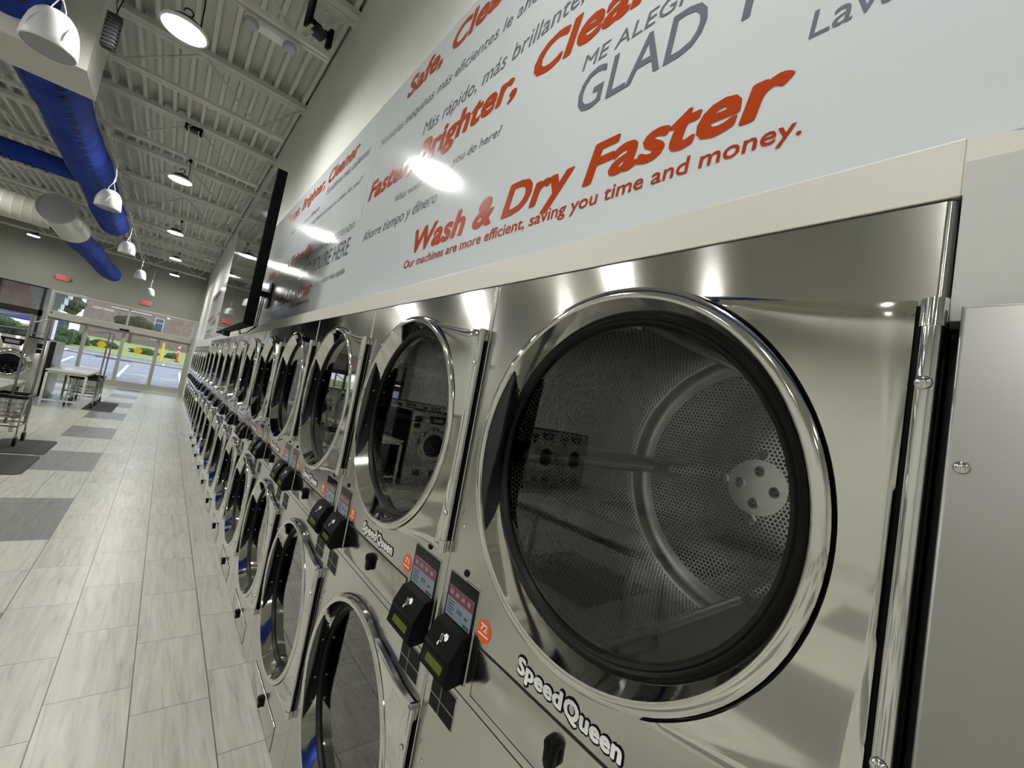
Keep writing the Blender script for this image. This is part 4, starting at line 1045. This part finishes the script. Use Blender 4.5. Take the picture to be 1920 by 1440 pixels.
b = MB(); b.prism([(YF+0.25, -0.3), (YF+0.25, -0.03), (21, -0.03), (34, 0.75), (34, -0.3)], -40, 30, 'X'); struct(b.build('ground', ASPH, smooth=0))
b = MB(); b.box(-12, 6, YF+0.25, YF+1.6, -0.1, 0.04); struct(b.build('sidewalk', CONC, smooth=0))
def stripe(x, wd, ya, yb, m, nm='parking_line', h=0.008):
    b = MB(); b.prism([(ya, gz(ya)-.02), (ya, gz(ya)+h), (yb, gz(yb)+h), (yb, gz(yb)-.02)], x-wd/2, x+wd/2, 'X'); struct(b.build(nm, m, smooth=0))
for x in (-8.2, -6.15, -4.1, -2.05, 0.1, 2.2): stripe(x, 0.11, 24.2, 30.0, LINE)
stripe(-4.0, 16, 26.0, 26.1, LINE)
for x in (-5.2, -3.1, -1.0): stripe(x+.35, 0.11, 32.2, 33.9, LINE)
stripe(-2.75, 1.5, 31.6, 31.95, mat('red_kerb', srgb(120, 84, 78), .9), 'kerb', 0.05)
b = MB(); b.box(-40, 30, 34, 34.3, 0.5, 0.87); struct(b.build('kerb', CONC, smooth=0))
b = MB(); b.prism([(34.3, 0.3), (34.3, 0.86), (36.5, 1.08), (46, 1.62), (70, 1.7), (70, 0.3)], -40, 30, 'X'); struct(b.build('lawn', GRASS, smooth=0))
def blob(name, mat_, c, rx, ry, rz, seed, label, cat, trunk=None, group=None):
    rnd = random.Random(seed); t = thing(name, label, cat, (c[0], c[1], c[2]-rz if trunk is None else c[2]-rz-trunk), 0, group)
    base = Vector((0, 0, rz if trunk is None else rz+trunk)); b = MB()
    for i in range(26):
        u, v = rnd.uniform(0, 2*PI), math.acos(rnd.uniform(-1, 1)); q = Vector((rx*math.sin(v)*math.cos(u), ry*math.sin(v)*math.sin(u), rz*math.cos(v)))*rnd.uniform(.45, .8)
        res = bmesh.ops.create_icosphere(b.bm, subdivisions=2, radius=min(rx, ry, rz)*rnd.uniform(.38, .6)); k = rnd.uniform(.8, 1.2)
        for vv in res['verts']: vv.co = Vector((vv.co.x*max(1, rx/rz*.7), vv.co.y, vv.co.z*k))*(1+rnd.uniform(-.14, .14))+base+q
    b.build('foliage', mat_, t, 0)
    if trunk:
        b = MB(); b.cyl((0, 0, 0), (0, 0, trunk+rz*.8), 0.14, 0.06, n=8); b.build('trunk', BARK, t, 40)
for i, (x, y, z, rx, ry, rz, lb) in enumerate((
    (-5.9, 27.2, 1.10, 1.0, 0.6, 0.80, 'tall clipped green hedge seen through the black-framed window'),
    (-5.25, 34.9, 1.40, 0.55, 0.5, 0.55, 'round clipped bush at the left edge of the doors, beyond the car park'),
    (-4.75, 36.0, 1.32, 0.55, 0.5, 0.42, 'smaller clipped bush just right of the round bush'),
    (-3.75, 36.9, 1.27, 0.72, 0.4, 0.24, 'low clipped hedge left of centre along the lawn edge'),
    (-1.75, 36.9, 1.24, 0.95, 0.4, 0.24, 'low clipped hedge right of centre along the lawn edge'),
    (-0.35, 37.2, 1.24, 0.42, 0.4, 0.22, 'short clipped hedge at the right end of the lawn edge'))):
    blob('hedge', HEDGE, (x, y, z), rx, ry, rz, 20+i, lb, 'hedge', None, 'clipped hedges outside')
blob('tree', TREE, (-6.75, 46.5, 3.75), 0.62, 0.6, 0.75, 41, 'dark green tree behind the white column, left of the brick building', 'tree', 1.42)
blob('tree', TREE, (-3.15, 47.5, 3.45), 1.25, 0.9, 0.62, 42, 'spreading reddish tree in front of the brick building', 'tree', 1.25)
t = thing('brick_building', 'long brick building across the car park with white sign lettering', 'building', (0, 54.6, 0))
b = MB(); b.box(-7.0, 14, 0, 8, 1.5, 6.4); b.build('wall', BRICK, t, 0)
b = MB(); b.box(-7.3, 14.3, -0.4, 8.3, 6.4, 7.0); b.build('cornice', CORNICE, t, 0)
b = MB(); b.box(-5.3, -2.35, -0.12, 0.0, 4.64, 4.72); b.build('light_strip', CORNICE, t, 0)  # plain white bar across the brick wall
for x in (-1.7, 2.4):
    b = MB(); b.box(x-0.36, x+0.36, -0.06, 0.02, 2.4, 4.55); wv = b.build('window', CORNICE, t, 0)
    b = MB(); b.box(x-0.30, x+0.30, -0.08, -0.05, 2.46, 4.05); b.box(x-0.30, x+0.30, -0.08, -0.05, 4.12, 4.5); b.build('pane', mat('building_pane', srgb(70, 84, 96), .1), wv, 0)
wall_text('sign_lettering', 'SANDY SPRINGS', PRINT, -0.03, -6.5, -5.05, 4.24, 0.19, 0.0, 0, t, split=True, axis='Y', fat=0.02)
# canopy outside over the entrance with a white column head
b = MB(); b.box(-12, 6, YF+0.25, YF+2.9, 3.35, 3.6); struct(b.build('canopy', CORNICE, smooth=0))
b = MB(); b.box(-14, -4.75, YF+2.9, YF+5.2, 3.36, 3.6); b.box(-14, -4.75, YF+5.0, YF+5.2, 2.30, 3.36); struct(b.build('canopy_fascia', BRICK, smooth=0))  # added canopy extension and drop, blocks the sky behind the upper panes
t = thing('canopy_column', 'square white column with stepped head holding the canopy outside', 'column', (-4.25, YF+2.5, 0))
b = MB(); b.box(-0.28, 0.28, -0.28, 0.28, 0.0, 2.45); b.build('shaft', CORNICE, t, 0)
b = MB(); b.box(-0.34, 0.34, -0.34, 0.34, 2.45, 2.65, .01); b.box(-0.40, 0.40, -0.40, 0.40, 2.65, 2.9, .01); b.box(-0.48, 0.48, -0.48, 0.48, 2.9, 3.35, .01); b.build('head', CORNICE, t, 0)
b = MB(); b.box(-0.2, 0.2, -0.2, 0.2, 0.0, 3.35); o = b.build('canopy_column', CONC, smooth=0); o.location = (0.22, YF+2.5, 0); tag(o, 'plain grey pillar outside at the right end of the doors', 'column')
b = MB(); b.cyl((0, 0, -0.08), (0, 0, 1.1), 0.06, n=16); b.lathe([(0.06, 1.1), (0.04, 1.14), (0.0005, 1.15)], 'Z', (0, 0, 0), 16); o = b.build('bollard', YELLOW, smooth=40); o.location = (-0.86, 34.15, 0.9); tag(o, 'yellow bollard standing on the kerb by the lawn', 'bollard')
t = thing('traffic_post', 'orange and white banded traffic post beyond the right door leaf', 'traffic post', (-0.05, 35.6, 1.0))
b = MB(); b.cyl((0, 0, -0.06), (0, 0, 0.03), 0.16, n=16); b.build('base', BLACKM, t, 40)
b = MB(); b.cyl((0, 0, 0.03), (0, 0, 1.15), 0.06, 0.05, n=14); b.build('post', mat('safety_orange', srgb(226, 70, 40), .5), t, 40)
b = MB()
for z in (0.6, 0.9): b.cyl((0, 0, z), (0, 0, z+.1), 0.062, n=14)
b.build('reflective_band', PRINT, t, 40)
# parked cars far to the left of the lot
CARW = mat('car_white', srgb(226, 228, 230), 0.25); CARB = mat('car_blue', srgb(52, 72, 140), 0.3)
def car(loc, m, label):
    t = thing('car', label, 'car', loc, 0, 'parked cars outside')
    b = MB(); b.prism([(-2.2, 0.35), (-2.25, 0.7), (-1.9, 0.9), (-1.2, 0.98), (-0.6, 1.42), (0.9, 1.45), (1.6, 1.0), (2.15, 0.92), (2.25, 0.6), (2.2, 0.3)], -0.85, 0.85, 'Y', 0.06); b.build('body', m, t, 30)
    b = MB(); b.prism([(-1.05, 0.98), (-0.55, 1.36), (0.85, 1.38), (1.4, 1.0)], -0.86, 0.86, 'Y', 0.0); b.build('side_window', GLOSSBLK, t, 0)
    for x in (-1.4, 1.4):
        for y in (-0.75, 0.75):
            b = MB(); b.cyl((x, y-0.12, 0.3), (x, y+0.12, 0.3), 0.33, n=24); b.build('wheel', RUBBER, t, 40)
car((-13.5, YF+12, 0.68), CARW, 'white parked car at the far left outside the windows')
car((-9.6, 51.0, 1.63), CARB, 'blue parked car beyond the round bush')

# no thing may keep a placeholder label
for o in list(bpy.data.objects):
    if o.get('label') == 'x': print('PLACEHOLDER', o.name)
